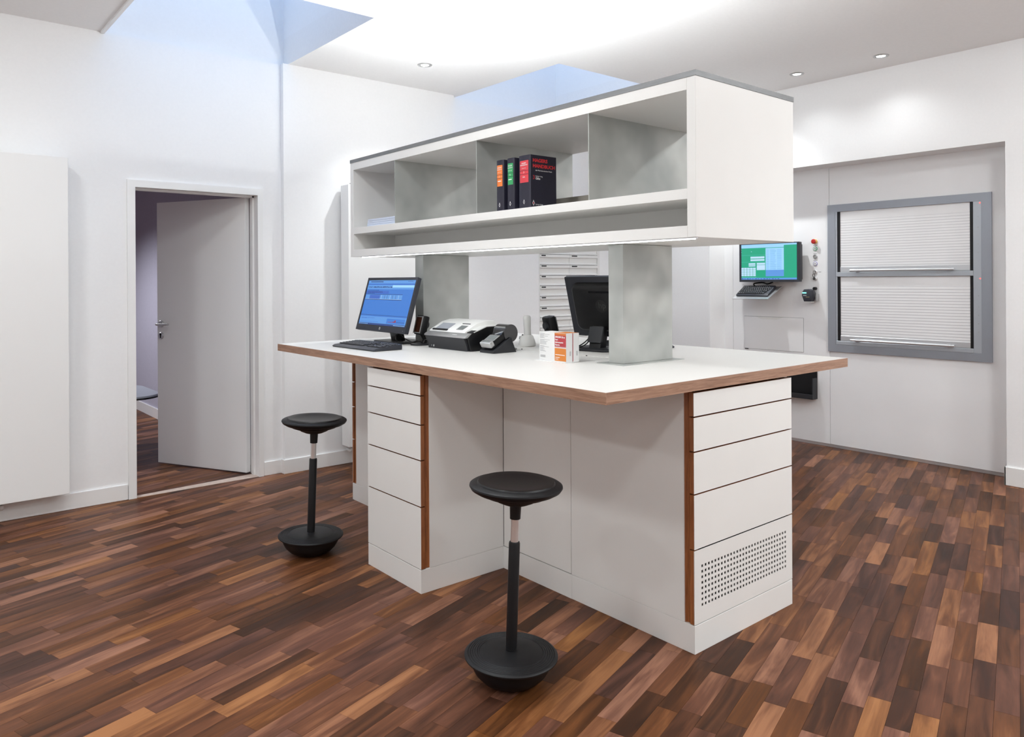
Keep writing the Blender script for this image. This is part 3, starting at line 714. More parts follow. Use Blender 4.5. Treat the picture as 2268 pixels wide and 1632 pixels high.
def monitor_panel(t, w, h, c, tilt, ui, seed, bez=(.017, .017, .017, .036), thick=.022, hump=True, backlogo=False):
    """panel centre c in the thing's frame, normal +x, tilted back"""
    M = Matrix.Translation(c) @ Matrix.Rotation(R(-tilt), 4, 'Y')
    Ry = lambda bm: xf(bm, M)
    l, r_, tp, bt = bez
    Mp = Matrix(((0, 0, 1, 0), (1, 0, 0, 0), (0, 1, 0, 0), (0, 0, 0, 1)))
    sh_ = obj('panel_shell', Ry(vbox(B(), -w / 2, w / 2, -h / 2, h / 2, -thick, -.001, .006, 3, bev=.002, M=Mp)), BLU, t, True)
    bm = B()
    for a in ((-w / 2, w / 2, h / 2 - tp, h / 2), (-w / 2, w / 2, -h / 2, -h / 2 + bt), (-w / 2, -w / 2 + r_, -h / 2 + bt, h / 2 - tp), (w / 2 - l, w / 2, -h / 2 + bt, h / 2 - tp)):
        box(bm, -.001, .003, a[0], a[1], a[2], a[3])
    obj('bezel', Ry(bm), BLU, t)
    # seen from the front, screen u runs to the viewer's right = local -y ... normal +x, up z: right = +y
    u0, u1, v0, v1 = -w / 2 + l, w / 2 - r_, -h / 2 + bt, h / 2 - tp
    pl = lambda u, v, d: tuple(M @ Vector((.0006 + d * .0002, u0 + (u1 - u0) * u, v0 + (v1 - v0) * v)))
    if ui: obj('screen', quads(ui(random.Random(seed)), pl), SM, t)
    else: obj('screen', quads([(0, 1, 0, 1, 0, 0)], pl), BLKG, t)
    if hump:
        bm = B()
        hw, hh = w / 2 - .055, h / 2 - .045
        P0 = [(-hw - .012, -hh - .012), (hw + .012, -hh - .012), (hw + .012, hh + .012), (-hw - .012, hh + .012)]
        def rr_(hw, hh, r, x):
            out = []
            for cy, cz, a0 in ((hw - r, hh - r, 0), (-hw + r, hh - r, 90), (-hw + r, -hh + r, 180), (hw - r, -hh + r, 270)):
                for k in range(6): a = R(a0 + 18 * k); out.append((x, cy + r * math.cos(a), cz + r * math.sin(a)))
            return out
        rings = [[bm.verts.new(p) for p in rr_(hw + .014, hh + .014, .045, -thick + .001)], [bm.verts.new(p) for p in rr_(hw + .008, hh + .008, .042, -thick - .014)], [bm.verts.new(p) for p in rr_(hw - .004, hh - .006, .035, -thick - .024)]]
        for a, b in zip(rings, rings[1:]):
            for k in range(24): bm.faces.new((a[k], a[(k + 1) % 24], b[(k + 1) % 24], b[k]))
        bm.faces.new(rings[-1])
        bk = obj('back_shell', Ry(bm), BLK, t, True)
        if backlogo:
            xb = -thick - .0245
            lo_ = lathe(B(), [(.036, 0), (.036, .0008)], 32, Matrix.Translation((xb + .0006, 0, .012)) @ Matrix.Rotation(R(-90), 4, 'Y'))
            obj('logo_disc', Ry(lo_), mat('logo_black', (.004, .004, .004), .6), bk)
            o = text('logo_lettering', 'hp', .050, mat('logo_grey', (.040, .040, .042), .5), bk, tuple(M @ Vector((xb - .0006, .018, .000))), M.to_3x3() @ Vector((0, -1, 0)), M.to_3x3() @ Vector((0, 0, 1)), align='LEFT')
            obj('vent_slot', Ry(vbox(B(), -.07, .07, .085, .096, 0, .0015, .005, 4, M=Matrix(((0, 0, -1, xb + .0008), (1, 0, 0, 0), (0, 1, 0, 0), (0, 0, 0, 1))))), BLKG, bk)
            bm = B(); box(bm, xb + .0, xb + .012, .012, .034, -hh - .03, -hh - .004); box(bm, xb, xb + .012, .055, .082, -hh - .03, -hh - .002)
            obj('port', Ry(bm), SILV, bk)
    return M
def std_monitor(label, loc, rz, w, h, cz, ui, seed, tilt, backlogo, frontlogo):
    t = thing('computer_monitor', label, 'monitor', loc, rz, 'black widescreen monitors on the counter')
    M = monitor_panel(t, w, h, (0, 0, cz), tilt, ui, seed, backlogo=backlogo)
    if frontlogo:
        lg = lathe(B(), [(.0085, 0), (.0085, .0006)], 24, M @ Matrix.Translation((.0032, 0, -h / 2 + .0175)) @ Matrix.Rotation(R(90), 4, 'Y'))
        l = obj('logo', lg, mat('logo_silver', (.55, .55, .55), .4, .3), t)
        text('logo_lettering', 'hp', .0115, BLK, l, tuple(M @ Vector((.0042, -.0052, -h / 2 + .0145))), M.to_3x3() @ Vector((0, 1, 0)), M.to_3x3() @ Vector((0, 0, 1)), align='LEFT')
        obj('power_light', Ry_ := xf(box(B(), .003, .0036, w / 2 - .03, w / 2 - .0275, -h / 2 + .012, -h / 2 + .0145), M), KEYP, t)
    bm = B(); prism_y(bm, [(-.112, .011), (-.055, .011), (-.040, .075), (-.052, .125), (-.078, .125), (-.095, .075)], -.036, .036, bev=.003)
    obj('neck', bm, BLK, t, True)
    bm = B(); vbox(bm, -.20, .02, -.14, .14, 0, .012, .03, 5, bev=.004); obj('foot', bm, BLK2, t, True)
    return t
m1 = std_monitor('black monitor with a lit blue screen on the counter', (2.325, 3.962, TZ1), 178.7, .60, .333, .2325, blue_ui, 3, 16.05, False, True)
m2 = std_monitor('black monitor seen from behind beside the near pillar', (3.012, 2.810, TZ1 + .0001), 8.2, .47, .34, .2315, None, 4, 16, True, False)
bm = tube(B(), [(-.055, .03, .09), (-.072, .05, .055), (-.11, .07, .02), (-.17, .105, .004), (-.24, .13, .004), (-.27, .128, .001)], .0032, 6, 5)
tube(bm, [(-.055, .05, .09), (-.076, .07, .05), (-.12, .09, .02), (-.18, .125, .004), (-.25, .148, .004), (-.272, .146, .001)], .0032, 6, 5)
obj('video_cable', bm, BLK, m2, True)
bm = B(); prism_y(bm, [(-.118, .040), (-.098, .040), (-.080, .120), (-.092, .122)], -.044, .044, bev=.004); obj('cable_cover', bm, BLK2, m2, True)

m3 = thing('wall_monitor', 'wall-mounted monitor with a green and blue screen in the niche', 'monitor', (5.905, 3.599, 1.537), 180)
monitor_panel(m3, .572, .337, (0, 0, 0), 0, green_ui, 5, bez=(.012, .020, .008, .020), thick=.045, hump=False)
obj('back_box', box(B(), -.085, -.046, -.27, .27, -.15, .15, bev=.004), BLK2, m3)
obj('wall_mount', box(B(), -.125, -.085, -.06, .06, -.07, .07), BLK, m3)
bm = B()
for k in range(8): box(bm, .0025, .004, .10 + k * .017, .107 + k * .017, -.164, -.160)
obj('control_keys', bm, KEYM, m3)

# ------------------------------------------------------------------ keyboards
def key_rows(bm, rows, kx, x0, y0, pitch, size, zf, seed, bm2=None):
    rr = random.Random(seed)
    for r, (nn, wide) in enumerate(rows):
        y = y0; x = x0 + r * kx
        for i in range(nn):
            w = pitch * (wide.get(i, 1)) - (pitch - size)
            z = zf(x)
            box(bm, x - size / 2, x + size / 2, y, y + w, z, z + .007)
            if bm2 is not None and w < .03: box(bm2, x - .0028, x + .0028, y + w * .3, y + w * .62, z + .0071, z + .0073)
            y += w + (pitch - size)
def keyboard(label, loc, rz, w, d, full=True):
    """local +x = towards the typist"""
    t = thing('keyboard', label, 'keyboard', loc, rz, 'black computer keyboards')
    zf = lambda x: .013 + (.5 - x / d) * .014
    bm = B(); prism_y(bm, [(d / 2, .001), (d / 2 + .004, .008), (d / 2 - .012, .015), (-d / 2, .030), (-d / 2 - .002, .014), (-d / 2, .001)], -w / 2, w / 2, bev=.002)
    obj('case', bm, BLU, t, True)
    keys = B(); prn = B(); p = .019; s = .0158
    y0 = -w / 2 + .014; x0 = -d / 2 + .030
    rows = [(14, {}), (15, {0: .9}), (14, {0: 1.5}), (13, {0: 1.75, 12: 1.3}), (12, {0: 2.2, 11: 1.9}), (8, {0: 1.25, 3: 6, 7: 1.3})]
    key_rows(keys, rows, .0195, x0, y0, p, s, zf, 1, prn)
    if full:
        key_rows(keys, [(3, {}), (3, {}), (3, {}), (0, {}), (1, {}), (3, {})], .0195, x0, y0 + .298, p, s, zf, 2, prn)
        key_rows(keys, [(4, {}), (4, {}), (4, {}), (3, {}), (4, {}), (3, {0: 2})], .0195, x0, y0 + .362, p, s, zf, 3, prn)
    obj('keys', keys, KEYM, t); obj('key_legends', prn, KEYP, t)
    bm = B(); box(bm, -d / 2 + .004, -d / 2 + .020, -w / 2 + .03, -w / 2 + .05, -.0001, .008); box(bm, -d / 2 + .004, -d / 2 + .020, w / 2 - .05, w / 2 - .03, -.0001, .008); obj('foot', bm, BLK, t)
    return t
keyboard('black keyboard in front of the blue-screened monitor', (2.068, 3.738, TZ1 + .0001), 181.5, .452, .172)
keyboard('black keyboard half hidden behind the near pillar', (3.20, 2.80, TZ1 + .0001), 4, .452, .172)
kt = thing('keyboard_tray', 'slanted steel keyboard tray below the wall monitor', 'tray', (6.0, 3.70, 1.33))
ta = math.atan2(.105, .225)
Mt = Matrix.Rotation(-ta, 4, 'Y')
bm = B(); box(bm, -.255, .0, -.175, .175, -.004, 0); obj('tray_sheet', bm, ALU, kt, M=Mt)
bm = B(); box(bm, -.02, .03, -.05, .05, -.03, .0); obj('tray_bracket', bm, ALU, kt)
k3 = keyboard('small black keyboard on the slanted tray below the wall monitor', (6.0 - .118, 3.705, 1.33 - .118 * math.tan(ta) + .002), 180, .310, .150, False)
k3.rotation_euler = (0, ta, R(180))
bm = tube(B(), [(5.93, 3.74, 1.325), (5.95, 3.77, 1.352), (5.97, 3.70, 1.362), (5.955, 3.64, 1.350), (5.98, 3.60, 1.366)], .006, 8, 5)
cb = obj('keyboard_cable', bm, BLK); tag(cb, 'loop of black cable hanging between the wall monitor and keyboard tray', 'cable')

# ------------------------------------------------------------------ devices on the counter
def scanner(label, loc, rz):
    """local +x = scanning window side"""
    t = thing('barcode_scanner', label, 'scanner', loc, rz, 'black stand-up barcode scanners')
    vb = B(); vbox(vb, -.055, .055, -.048, .048, 0, .010, .03, 6, bev=.003); obj('base', vb, BLK2, t, True)
    obj('stem', tube(B(), [(-.015, 0, .008), (-.028, 0, .030), (-.020, 0, .050), (-.008, 0, .068)], .016, 12, 5), BLK, t, True)
    Mh = Matrix.Translation((0, 0, .115)) @ Matrix.Rotation(R(-14), 4, 'Y')
    bm = B(); vbox(bm, -.030, .018, -.040, .040, -.055, .055, .014, 5, bev=.008, M=Mh); obj('head', bm, BLKS, t, True)
    bm = B()
    for a in ((-.037, .037, .044, .050), (-.037, .037, -.050, -.044), (-.037, -.031, -.044, .044), (.031, .037, -.044, .044)): box(bm, .017, .0205, a[0], a[1], a[2], a[3], M=Mh)
    obj('window_frame', bm, SILV, t)
    obj('scan_window', box(B(), .0175, .019, -.031, .031, -.044, .044, M=Mh), GLASSB, t)
    obj('back_joint', cyl(B(), (-.045, 0, .115), (-.024, 0, .118), .020, .024), BLK2, t, True)
    return t
scanner('black barcode scanner with brown window beside the receipt printer', (2.402, 3.700, TZ1 + .0001), 178)
scanner('black barcode scanner seen from behind near the medicine boxes', (2.86, 3.085, TZ1 + .0025), -8)

# receipt printer
rp = thing('document_printer', 'white and black document printer on the counter', 'printer', (2.44, 3.365, TZ1 + .0001), 180)
# local +x towards the typist (world -x); local y = -world y ; width .39
wp = .195
bm = B(); prism_y(bm, [(.088, 0), (.088, .026), (.112, .066), (.108, .074), (-.14, .074), (-.14, 0)], -wp + .012, wp - .012, bev=.004); obj('lower_body', bm, BLK2, rp, True)
bm = B(); prism_y(bm, [(.110, .070), (.108, .078), (.080, .094), (-.10, .094), (-.14, .07)], -wp, wp, bev=.003); obj('front_lip', bm, SILV, rp, True)
bm = B(); prism_y(bm, [(.082, .086), (.074, .100), (-.006, .142), (-.06, .154), (-.125, .154), (-.142, .13), (-.142, .086)], -wp + .004, wp - .05, bev=.006); cv = obj('cover', bm, WHT, rp, True)
bm = B(); prism_y(bm, [(.075, .0), (.094, .072), (.060, .100), (-.03, .128), (-.142, .128), (-.142, 0)], wp - .049, wp + .004, bev=.003); obj('side_housing', bm, BLK, rp, True)
bm = B(); prism_y(bm, [(.058, .100), (-.028, .129), (-.142, .131), (-.142, .127), (-.03, .125), (.056, .0965)], wp - .05, wp + .0045); obj('side_trim', bm, WHT, rp, True)
sl = math.atan2(.042, .080); Ms = Matrix.Translation((.034, 0, .1215)) @ Matrix.Rotation(sl, 4, 'Y')
obj('view_window', box(B(), -.030, .030, -.150, -.030, .0, .0012, M=Ms), mat('window_grey', (.36, .38, .42), .12), cv)
obj('tear_bar', box(B(), .034, .046, -.162, -.022, -.001, .0055, bev=.002, M=Ms), BLK, cv)
bm = B(); box(bm, -.014, .030, .045, .105, 0, .0015, M=Ms); ds = obj('display_frame', bm, SILV, cv); obj('display', box(B(), -.010, .022, .052, .098, .0014, .0022, M=Ms), LCD, ds)
obj('paper_slot', box(B(), -.036, -.031, .03, .10, -.0005, .0012, M=Ms), BLK, cv)
obj('nameplate', quads([(.062, .105, 0, .006, 0, 0)], lambda u, v, d: (.1005 - v * .86, u, .0832 + v * .5)), PAPER, rp)
bm = B(); box(bm, .0875, .0895, -.150, -.146, .010, .018); lathe(bm, [(.006, 0), (.006, .003)], 12, Matrix.Translation((.088, -.125, .014)) @ Matrix.Rotation(R(90), 4, 'Y')); obj('port', bm, SILV, rp)

# card terminal
tm = thing('card_terminal', 'black card payment terminal with paper roll on a wedge stand', 'card reader', (2.455, 3.052, TZ1 + .0001), 180)
bm = B(); prism_y(bm, [(.075, 0), (.078, .012), (.060, .020), (-.040, .078), (-.075, 0)], -.058, .058, bev=.002); obj('wedge_stand', bm, BLK2, tm, True)
ta2 = math.atan2(.058, .100); Mk = Matrix.Translation((.012, 0, .052)) @ Matrix.Rotation(ta2, 4, 'Y')
bm = B(); vbox(bm, -.075, .062, -.042, .042, 0, .034, .008, 3, bev=.004, M=Mk); obj('terminal_body', bm, BLK, tm, True)
bm = B(); box(bm, -.012, .036, -.040, .040, .034, .037, bev=.001, M=Mk); ds = obj('display_frame', bm, SILV, tm); obj('display', box(B(), -.008, .030, -.033, .033, .0368, .0376, M=Mk), LCD, ds)
bm = B(); vbox(bm, .040, .070, -.043, .043, .010, .040, .006, 3, bev=.004, M=Mk); kp = obj('card_slot_block', bm, SILV, tm, True); obj('card_slot', box(B(), .046, .058, -.028, .028, .0395, .0405, M=Mk), LCD, kp)
bm = B(); cyl(bm, (-.048, -.046, .098), (-.048, .046, .098), .046, seg=32); obj('paper_roll_housing', bm, BLKG, tm, True)
bm = B(); prism_y(bm, [(-.012, .075), (.012, .092), (-.020, .132), (-.046, .142), (-.05, .10)], -.040, .040, bev=.003); hd = obj('printer_lid', bm, BLKG, tm, True)
obj('tear_edge', box(B(), -.024, -.014, -.041, .041, .128, .1325, bev=.001, M=Matrix.Identity(4)), SILV, hd)

# white cordless handset
wh = thing('cordless_handset', 'white cordless scanner handset standing in its white cradle', 'handset', (2.795, 3.215, TZ1 + .0025), 176)
bm = B(); pr = [(.050, 0), (.052, .010), (.046, .030), (.036, .056), (.028, .062), (.0, .064)]; lathe(bm, pr, 28, Matrix.Diagonal((1.05, .85, 1, 1))); cr_ = obj('cradle', bm, WHT, wh, True)
bm = B(); lathe(bm, [(.022, .055), (.021, .10), (.023, .145), (.024, .160), (.018, .170), (0, .173)], 24, Matrix.Translation((.0, .008, 0)) @ Matrix.Rotation(R(3), 4, 'X') @ Matrix.Diagonal((1, .9, 1, 1))); obj('handset', bm, WHT, wh, True)
bm = B(); box(bm, .0415, .0445, -.028, .016, .030, .044, M=Matrix.Rotation(R(-14), 4, 'Y')); lb = obj('label_plate', bm, mat('label_blue_black', (.02, .03, .06), .5), cr_)
bm = B(); 
for k in range(6): box(bm, .0443, .0448, -.024 + k * .0055, -.020 + k * .0055, .033, .041, M=Matrix.Rotation(R(-14), 4, 'Y'))
obj('label_lettering', bm, TWHT, lb)
obj('indicator', box(B(), .028, .033, -.003, .003, .060, .066), BLK, cr_)

# medicine boxes
ORB = mat('box_orange', (.62, .20, .03), .5); RDB = mat('box_red', (.42, .040, .050), .5)
def medbox(label, x0, x1, y0, y1, front):
    t = thing('medicine_box', label, 'medicine box', ((x0 + x1) / 2, (y0 + y1) / 2, TZ1 + .0016), -3.6, 'medicine boxes')
    w, d, h = y1 - y0, x1 - x0, .131
    obj('carton', box(B(), -d / 2, d / 2, -w / 2, w / 2, 0, h, bev=.0006, seg=1), PAPER, t)
    # -x face printed; seen by viewer u runs from +y (left) to -y (right)
    pl = lambda u, v, dd: (-d / 2 - .0003 - dd * .0002, w / 2 - u * w, v * h)
    if front:
        rects = [(.585, 1, .53, .92, 0, 1), (.585, 1, .035, .475, 0, 0), (.585, 1, .915, .99, 0, 0), (.585, 1, .505, .52, 1, 1), (.585, 1, .945, .955, 1, 1)]
        obj('colour_panel', quads(rects, pl), [ORB, RDB], t)
        rr = random.Random(8); q = []
        for k in range(21):
            v = .94 - k * .031
            if k in (6, 13): continue
            q.append((.03, .03 + rr.uniform(.12, .38), v, v + .011, 0, 0))
        for k in range(26): q.append((.05 + k * .0072, .05 + k * .0072 + (.002 if k % 3 else .0045), .10, .19, 0, 0))
        obj('printed_text', quads(q, pl), LINE, t)
        obj('small_print', quads([(.61, .955, .235, .255, 2, 0), (.61, .77, .145, .165, 2, 0), (.61, .72, .085, .105, 2, 0)], pl), TWHT, t)
        yl = w / 2 - .605 * w
        for body, size, v in (('XEPLION® 150 mg', .0112, .83), ('Depot-', .0095, .745), ('Injektionssuspension', .0090, .655), ('Paliperidon', .0095, .565)):
            text('printed_lettering', body, size, TWHT, t, (-d / 2 - .0008, yl, v * h), (0, -1, 0), (0, 0, 1), bold=.0002, sx=.76)
        bm = B(); bm.faces.new([bm.verts.new(p) for p in ((-d / 2, -w / 2 + .002, h + .0004), (d / 2, -w / 2 + .002, h + .0004), (d / 2, -w * .05, h + .0004), (-d / 2, -w * .05, h + .0004))]); obj('top_band', bm, ORB, t)
    else:
        bm = B(); bm.faces.new([bm.verts.new(p) for p in ((-d / 2 - .0004, -w / 2 - .0004, .004), (-d / 2 + .003, -w / 2 - .0004, .004), (-d / 2 + .003, -w / 2 - .0004, h), (-d / 2 - .0004, -w / 2 - .0004, h))]); obj('edge_band', bm, RDB, t)
        bm = B(); bm.faces.new([bm.verts.new(p) for p in ((-d / 2, -w / 2 + .002, h + .0004), (d / 2, -w / 2 + .002, h + .0004), (d / 2, -w * .05, h + .0004), (-d / 2, -w * .05, h + .0004))]); obj('top_band', bm, ORB, t)
    bm = B()
    for k in range(7): z = .03 + k * .003; bm.faces.new([bm.verts.new(p) for p in ((.002, -w / 2 - .0004, z), (.010, -w / 2 - .0004, z), (.010, -w / 2 - .0004, z + .0016), (.002, -w / 2 - .0004, z + .0016))])
    obj('batch_print', bm, LINE, t)
    return t
medbox('white, red and orange medicine box with its printed front in view', 2.3520, 2.3890, 2.4320, 2.6240, True)
medbox('white medicine box behind the printed red and orange one', 2.3902, 2.4285, 2.4290, 2.6210, False)
lf2 = obj('leaflet', box(B(), -.035, .040, -.105, .105, 0, .0014), PAPER); lf2.location = (2.372, 2.535, TZ1 + .0001); lf2.rotation_euler = (0, 0, R(-3.6))
tag(lf2, 'folded white leaflet lying under the medicine boxes', 'leaflet')
# cables on the counter
for pts, r, nm, lab in (
        ([(2.385, 3.955, TZ1 + .075), (2.375, 3.925, TZ1 + .055), (2.34, 3.87, TZ1 + .02), (2.37, 3.80, TZ1 + .006), (2.41, 3.745, TZ1 + .022)], .0035, 'scanner_cable', 'black cable running from the lit monitor to the barcode scanner'),
        ([(2.385, 3.93, TZ1 + .07), (2.40, 3.88, TZ1 + .03), (2.43, 3.83, TZ1 + .008), (2.44, 3.75, TZ1 + .006), (2.47, 3.66, TZ1 + .006)], .003, 'power_cable', 'thin black cable behind the barcode scanner'),
        ([(2.53, 3.05, TZ1 + .02), (2.58, 3.07, TZ1 + .004), (2.62, 3.10, TZ1 + .004), (2.645, 3.14, TZ1 + .004)], .0022, 'terminal_cable', 'short black cable behind the card terminal')):
    tag(obj(nm, tube(B(), pts, r, 8, 6), BLK, smooth=True), lab, 'cable')
obj('cable_plug', box(B(), -.075, -.045, .028, .056, .045, .085, bev=.006), BLK, m1, True)

# ------------------------------------------------------------------ stools
def stool(label, x, y, lean, ldir):
    t = thing('sit_stand_stool', label, 'stool', (x, y, 0), group='black rocking stools by the island')
    ax = Vector((-math.sin(R(ldir)), math.cos(R(ldir)), 0))
    t.rotation_mode = 'QUATERNION'; t.rotation_quaternion = Matrix.Rotation(R(lean), 3, ax).to_quaternion()
    bowl = [(0, .0035), (.055, .0035), (.085, .006), (.105, .016), (.125, .036), (.137, .058), (.143, .078), (.143, .086)]
    obj('base_bowl', lathe(B(), bowl, 64), BLKS, t, True)
    disc = [(.143, .084), (.158, .084), (.1625, .088), (.163, .092), (.160, .0955)]
    r = .157; z = .0965
    for k in range(6):
        disc += [(r, z), (r - .0035, z + .0022), (r - .0065, z + .0022), (r - .0078, z + .0006)]
        r -= .0078; z += .0008
    disc += [(.106, .1025), (.06, .106), (.0, .107)]
    obj('base_disc', lathe(B(), disc, 72), BLKS, t, True)
    obj('lower_tube', lathe(B(), [(.0195, .10), (.0195, .478), (.0175, .483), (.0145, .484)], 28, cap=False), BLK, t, True)
    obj('gas_column', lathe(B(), [(.0142, .47), (.0142, .575)], 24), CHROME, t, True)
    obj('sleeve', lathe(B(), [(.015, .562), (.0185, .563), (.0205, .618)], 28, cap=False), BLK, t, True)
    shell = [(.0205, .612), (.045, .616), (.068, .626), (.080, .636), (.092, .638), (.112, .645), (.119, .653), (.140, .657), (.157, .667), (.163, .677), (.162, .682), (.156, .686), (.136, .688)]
    obj('seat_shell', lathe(B(), shell, 72, cap=False), BLKS, t, True)
    pad = [(.137, .684), (.1365, .690), (.133, .694), (.127, .6945), (.10, .691), (.06, .687), (0, .6855)]
    obj('seat_pad', lathe(B(), pad, 72), mat('black_leatherette', (.006, .006, .007), .36, spec=.35), t, True)
    return t
LD = YAW - 90                      # towards the viewer's right
stool('near black rocking stool in front of the island corner', 1.676, 2.026, 2.0, LD)
stool('far black rocking stool near the doorway', 1.690, 3.652, 2.1, LD)

# ------------------------------------------------------------------ shutter window
sw = thing('roller_shutter_unit', 'grey framed double roller shutter hatch in the niche panel', 'shutter', (NX, 2.52, .79))
U0 = lambda name, bm, m, p=None, smooth=False: obj(name, bm, m, p or sw, smooth, world=True)
oy0, oy1, oz0, oz1 = 1.918, 3.122, .793, 2.000
iy0, iy1, iz0, iz1 = 1.984, 3.057, .853, 1.941
bm = B()
for a in ((oy0, iy0, oz0, oz1), (iy1, oy1, oz0, oz1), (iy0, iy1, oz0, iz0), (iy0, iy1, iz1, oz1)): box(bm, NX - .014, NX, *a)
U0('outer_frame', bm, GREYM)
U0('backing', box(B(), NX + .019, NX + .0195, iy0, iy1, iz0, iz1), VOID)
U0('side_column', box(B(), NX - .012, NX + .0, iy0, 2.0365, iz0, iz1, bev=.001, seg=1), GREYL)
bm = B(); box(bm, NX - .010, NX, iy1 - .014, iy1, iz0, iz1); U0('side_post', bm, GREYL)
U0('cross_rail', box(B(), NX - .016, NX, 2.0365, iy1 - .006, 1.4085, 1.4455, bev=.002, seg=1), GREYL)
U0('sill', box(B(), NX - .016, NX, 2.0365, iy1 - .006, iz0, .884, bev=.002, seg=1), GREYL)
# screws and indicator lights
for zc in (1.925, 1.83, 1.755, 1.695, 1.635, 1.575, 1.385, 1.265, 1.185, 1.125, 1.065, 1.005):
    y = 2.006; x = NX - .012
    U0('screw', lathe(B(), [(.0035, 0), (.003, .0022), (0, .0026)], 10, Matrix.Translation((x, y, zc)) @ Matrix.Rotation(R(-90), 4, 'Y')), SILV)
for zc in (1.928, 1.388): U0('indicator_light', lathe(B(), [(.0045, 0), (.004, .002), (0, .003)], 12, Matrix.Translation((NX - .012, 1.992, zc)) @ Matrix.Rotation(R(-90), 4, 'Y')), REDLED)
for k, (z0, z1) in enumerate(((1.4460, 1.940), (.8845, 1.4080))):
    ya, yb = 2.0375, iy1 - .015
    s = U0('shutter', box(B(), NX + .010, NX + .016, ya + .02, yb - .02, z0, z1), VOID)
    for a, b in ((ya, ya + .022), (yb - .022, yb)): U0('guide_rail', box(B(), NX - .004, NX + .012, a, b, z0, z1), BLK, s)
    bar = .044; n = 22; sp = (z1 - z0 - bar) / n; m0 = None
    for i in range(n):
        zc = z0 + bar + i * sp
        curve = max(0, i - (n - 5)) / 5
        if m0 is None:
            bm = B(); prism_y(bm, [(.004, .0026), (-.004, .0026), (-.0062, .007), (-.0066, sp * .55), (-.005, sp - .004), (-.001, sp - .0012), (.004, sp - .0012)], 0, yb - ya - .046)
            o = obj('slat', bm, SLAT, s, True); m0 = o.data
        else:
            o = bpy.data.objects.new('slat', m0); C.objects.link(o); o.parent = s
        o.location = Vector((NX + .006 + .016 * curve ** 2 * .5, ya + .023, zc)) - sw.location - s.location
    U0('bottom_bar', box(B(), NX - .006, NX + .008, ya + .022, yb - .022, z0 + .001, z0 + bar - .001, bev=.002, seg=1), ALU, s)
    zh = z0 + .012
    hb = U0('handle_bar', tube(B(), [(NX - .034, 2.155, zh), (NX - .034, 2.925, zh)], .0095, 12, 1), ALU, s, True)
    for y in (2.20, 2.88): U0('handle_stay', box(B(), NX - .034, NX - .004, y - .012, y + .012, zh - .004, zh + .014), ALU, s)

# ------------------------------------------------------------------ controls and fittings on the niche panel
RX90 = Matrix.Rotation(R(-90), 4, 'Y')     # lathe axis -> -x
def ctl(name, label, cat, z, build):
    t = thing(name, label, cat, (NX, 3.236, z), group='round controls beside the shutter'); build(t); return t
def L(t, name, prof, m, seg=20): return obj(name, lathe(B(), prof, seg, RX90), m, t, True)
def c_stop(t):
    L(t, 'collar', [(.019, 0), (.019, .008), (.014, .010)], mat('stop_yellow', (.75, .48, .12), .5)); L(t, 'mushroom', [(.009, .008), (.010, .02), (.019, .026), (.020, .034), (.015, .040), (0, .042)], mat('stop_red', (.48, .02, .015), .35))
ctl('emergency_stop', 'red mushroom emergency stop button at the top of the control column', 'button', 1.706, c_stop)
def ring_btn(col, nm):
    def f(t):
        L(t, 'ring', [(.0185, 0), (.0185, .004), (.0145, .0055)], mat(nm + '_ring', col, .35, .2)); L(t, 'cap', [(.0145, .0045), (.0142, .006), (0, .0065)], WHT)
        obj('symbol', lathe(B(), [(.0045, .0064), (.0045, .0071), (0, .0073)], 12, RX90 @ Matrix.Diagonal((1.25, .8, 1, 1))), mat(nm + '_dot', tuple(c * .6 for c in col), .5), t)
        bm = B(); box(bm, -.0008, -.0002, -.018, .018, .025, .029); obj('caption', bm, LINE, t)
    return f
ctl('push_button', 'white push button with a green ring', 'button', 1.645, ring_btn((.06, .42, .20), 'green'))
def c_grey(t):
    L(t, 'ring', [(.0180, 0), (.0180, .006), (.0140, .0075), (.0138, .004), (0, .004)], SILV); bm = B(); box(bm, -.0008, -.0002, -.017, .017, .022, .026); obj('caption', bm, LINE, t)
ctl('selector_knob', 'plain steel round selector below the green button', 'button', 1.580, c_grey)
ctl('push_button', 'white push button with a violet ring', 'button', 1.520, ring_btn((.30, .28, .55), 'violet'))
def c_key(t):
    L(t, 'lock_cylinder', [(.0165, 0), (.0165, .006), (.012, .008), (.0118, .004), (0, .004)], CHROME); obj('key_slot', box(B(), -.0048, -.0042, -.0025, .0025, -.008, .008), BLK, t)
    bm = B(); box(bm, -.0008, -.0002, -.050, -.026, -.003, .001); obj('caption', bm, LINE, t)
ctl('key_switch', 'chrome key switch without a key', 'switch', 1.451, c_key)
def c_key2(t):
    L(t, 'lock_cylinder', [(.0170, 0), (.0170, .006), (.012, .009), (0, .009)], CHROME)
    obj('key', box(B(), -.040, -.008, -.0022, .0022, -.010, .010, bev=.002), BLK, t); bm = tube(B(), [(-.028, 0, .006), (-.03, .010, .030), (-.03, 0, .040), (-.03, -.010, .030), (-.028, 0, .006)], .0022, 6, 6); obj('key_ring', bm, BLK, t, True)
ctl('key_switch', 'black key with a ring hanging from its lock', 'switch', 1.394, c_key2)
hs = thing('wall_scanner', 'dark hand scanner hanging from its wall bracket below the keys', 'scanner', (NX, 3.262, 1.255))
obj('bracket', box(B(), -.05, 0, -.058, -.048, -.045, .01), SILV, hs)
bm = B(); pts = [(-.052, .010), (-.040, .040), (-.010, .052), (.030, .050), (.044, .030), (.050, .000), (.030, -.052), (-.034, -.052)]
prism(bm, pts, .030, .095, M=Matrix(((0, 0, -1, 0), (1, 0, 0, 0), (0, 1, 0, 0), (0, 0, 0, 1))), bev=.010); bd = obj('scanner_body', bm, BLU, hs, True)
obj('status_light', box(B(), -.0965, -.0945, .004, .040, .015, .026, bev=.0006), emat('teal_light', (.25, .8, .70), 1.0), bd)
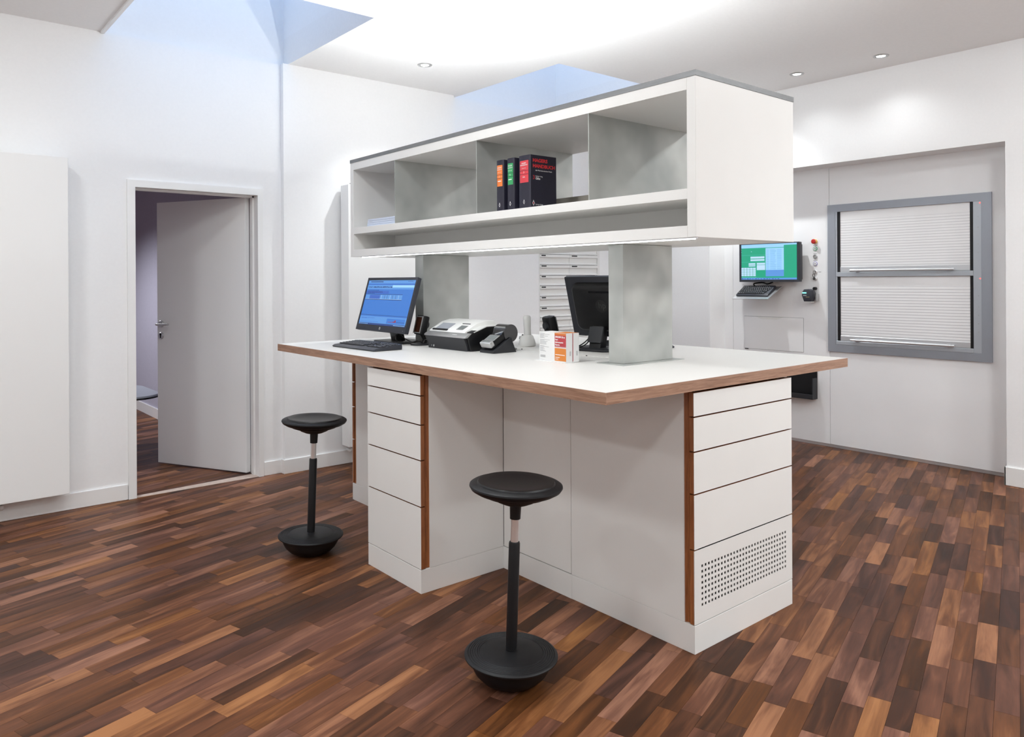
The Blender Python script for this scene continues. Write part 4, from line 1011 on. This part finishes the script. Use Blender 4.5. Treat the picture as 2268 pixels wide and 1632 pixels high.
obj('nameplate', box(B(), -.0960, -.0948, .004, .032, -.004, .001), KEYP, bd); obj('nameplate', box(B(), -.0960, -.0948, -.022, .010, -.016, -.012), mat('gold_print', (.35, .30, .15), .5), bd)
obj('mount_knob', cyl(B(), (-.03, -.028, .056), (0, -.028, .056), .013), BLK, hs, True)
bm = B(); prism(bm, [(-.033, -.058), (.029, -.058), (.031, -.052), (-.035, -.052)], .035, .090, M=Matrix(((0, 0, -1, 0), (1, 0, 0, 0), (0, 1, 0, 0), (0, 0, 0, 1)))); obj('lower_trim', bm, WHT, hs)

fp = thing('fold_down_flap', 'white flap with a scooped finger pull in the niche panel', 'flap', (NX, 3.632, .765))
y0, y1, z0, z1 = 3.345, 3.919, .766, 1.060
bm = B(); g = .0022
for a in ((y0, y0 + g, z0, z1), (y1 - g, y1, z0, z1), (y0, y1, z0, z0 + g), (y0, y1, z1 - g, z1)): box(bm, NX - .0008, NX, *a)
obj('shadow_gap', bm, mat('gap_grey', (.16, .16, .17), .8), fp, world=True)
pts = [(y0 + g, z0 + g), (y1 - g, z0 + g), (y1 - g, z1 - g), (3.80, z1 - g), (3.765, z1 - .018), (3.735, z1 - .024), (3.60, z1 - .024), (3.57, z1 - .018), (3.535, z1 - g), (y0 + g, z1 - g)]
prismM = Matrix(((0, 0, 1, 0), (1, 0, 0, 0), (0, 1, 0, 0), (0, 0, 0, 1)))
obj('flap_panel', prism(B(), pts, NX - .0035, NX - .0002, M=prismM), LAC2, fp, world=True)
obj('pull_recess', prism(B(), [(3.80, z1 - g), (3.765, z1 - .018), (3.735, z1 - .024), (3.60, z1 - .024), (3.57, z1 - .018), (3.535, z1 - g)], NX - .0012, NX - .0002, M=prismM), LAC, fp, world=True)
obj('latch', box(B(), NX - .006, NX, y1 - .040, y1 - .006, z0 - .004, z0 + .003), BLK, fp, world=True)
bc = thing('output_chute', 'black plastic chute box on the niche panel below the counter height', 'chute', (NX, 3.42, .38))
bm = B(); box(bm, NX - .008, NX, 3.224, 3.62, .385, .72); obj('back_plate', bm, BLKS, bc, world=True)
bm = B(); box(bm, NX - .075, NX - .008, 3.224, 3.232, .385, .56); box(bm, NX - .075, NX - .008, 3.612, 3.62, .385, .56); obj('side_plate', bm, BLK2, bc, world=True)
obj('tray_floor', box(B(), NX - .075, NX - .008, 3.232, 3.612, .385, .393), BLKS, bc, world=True)
obj('front_lip', box(B(), NX - .081, NX - .075, 3.224, 3.62, .385, .425, bev=.001, seg=1), BLK2, bc, world=True)
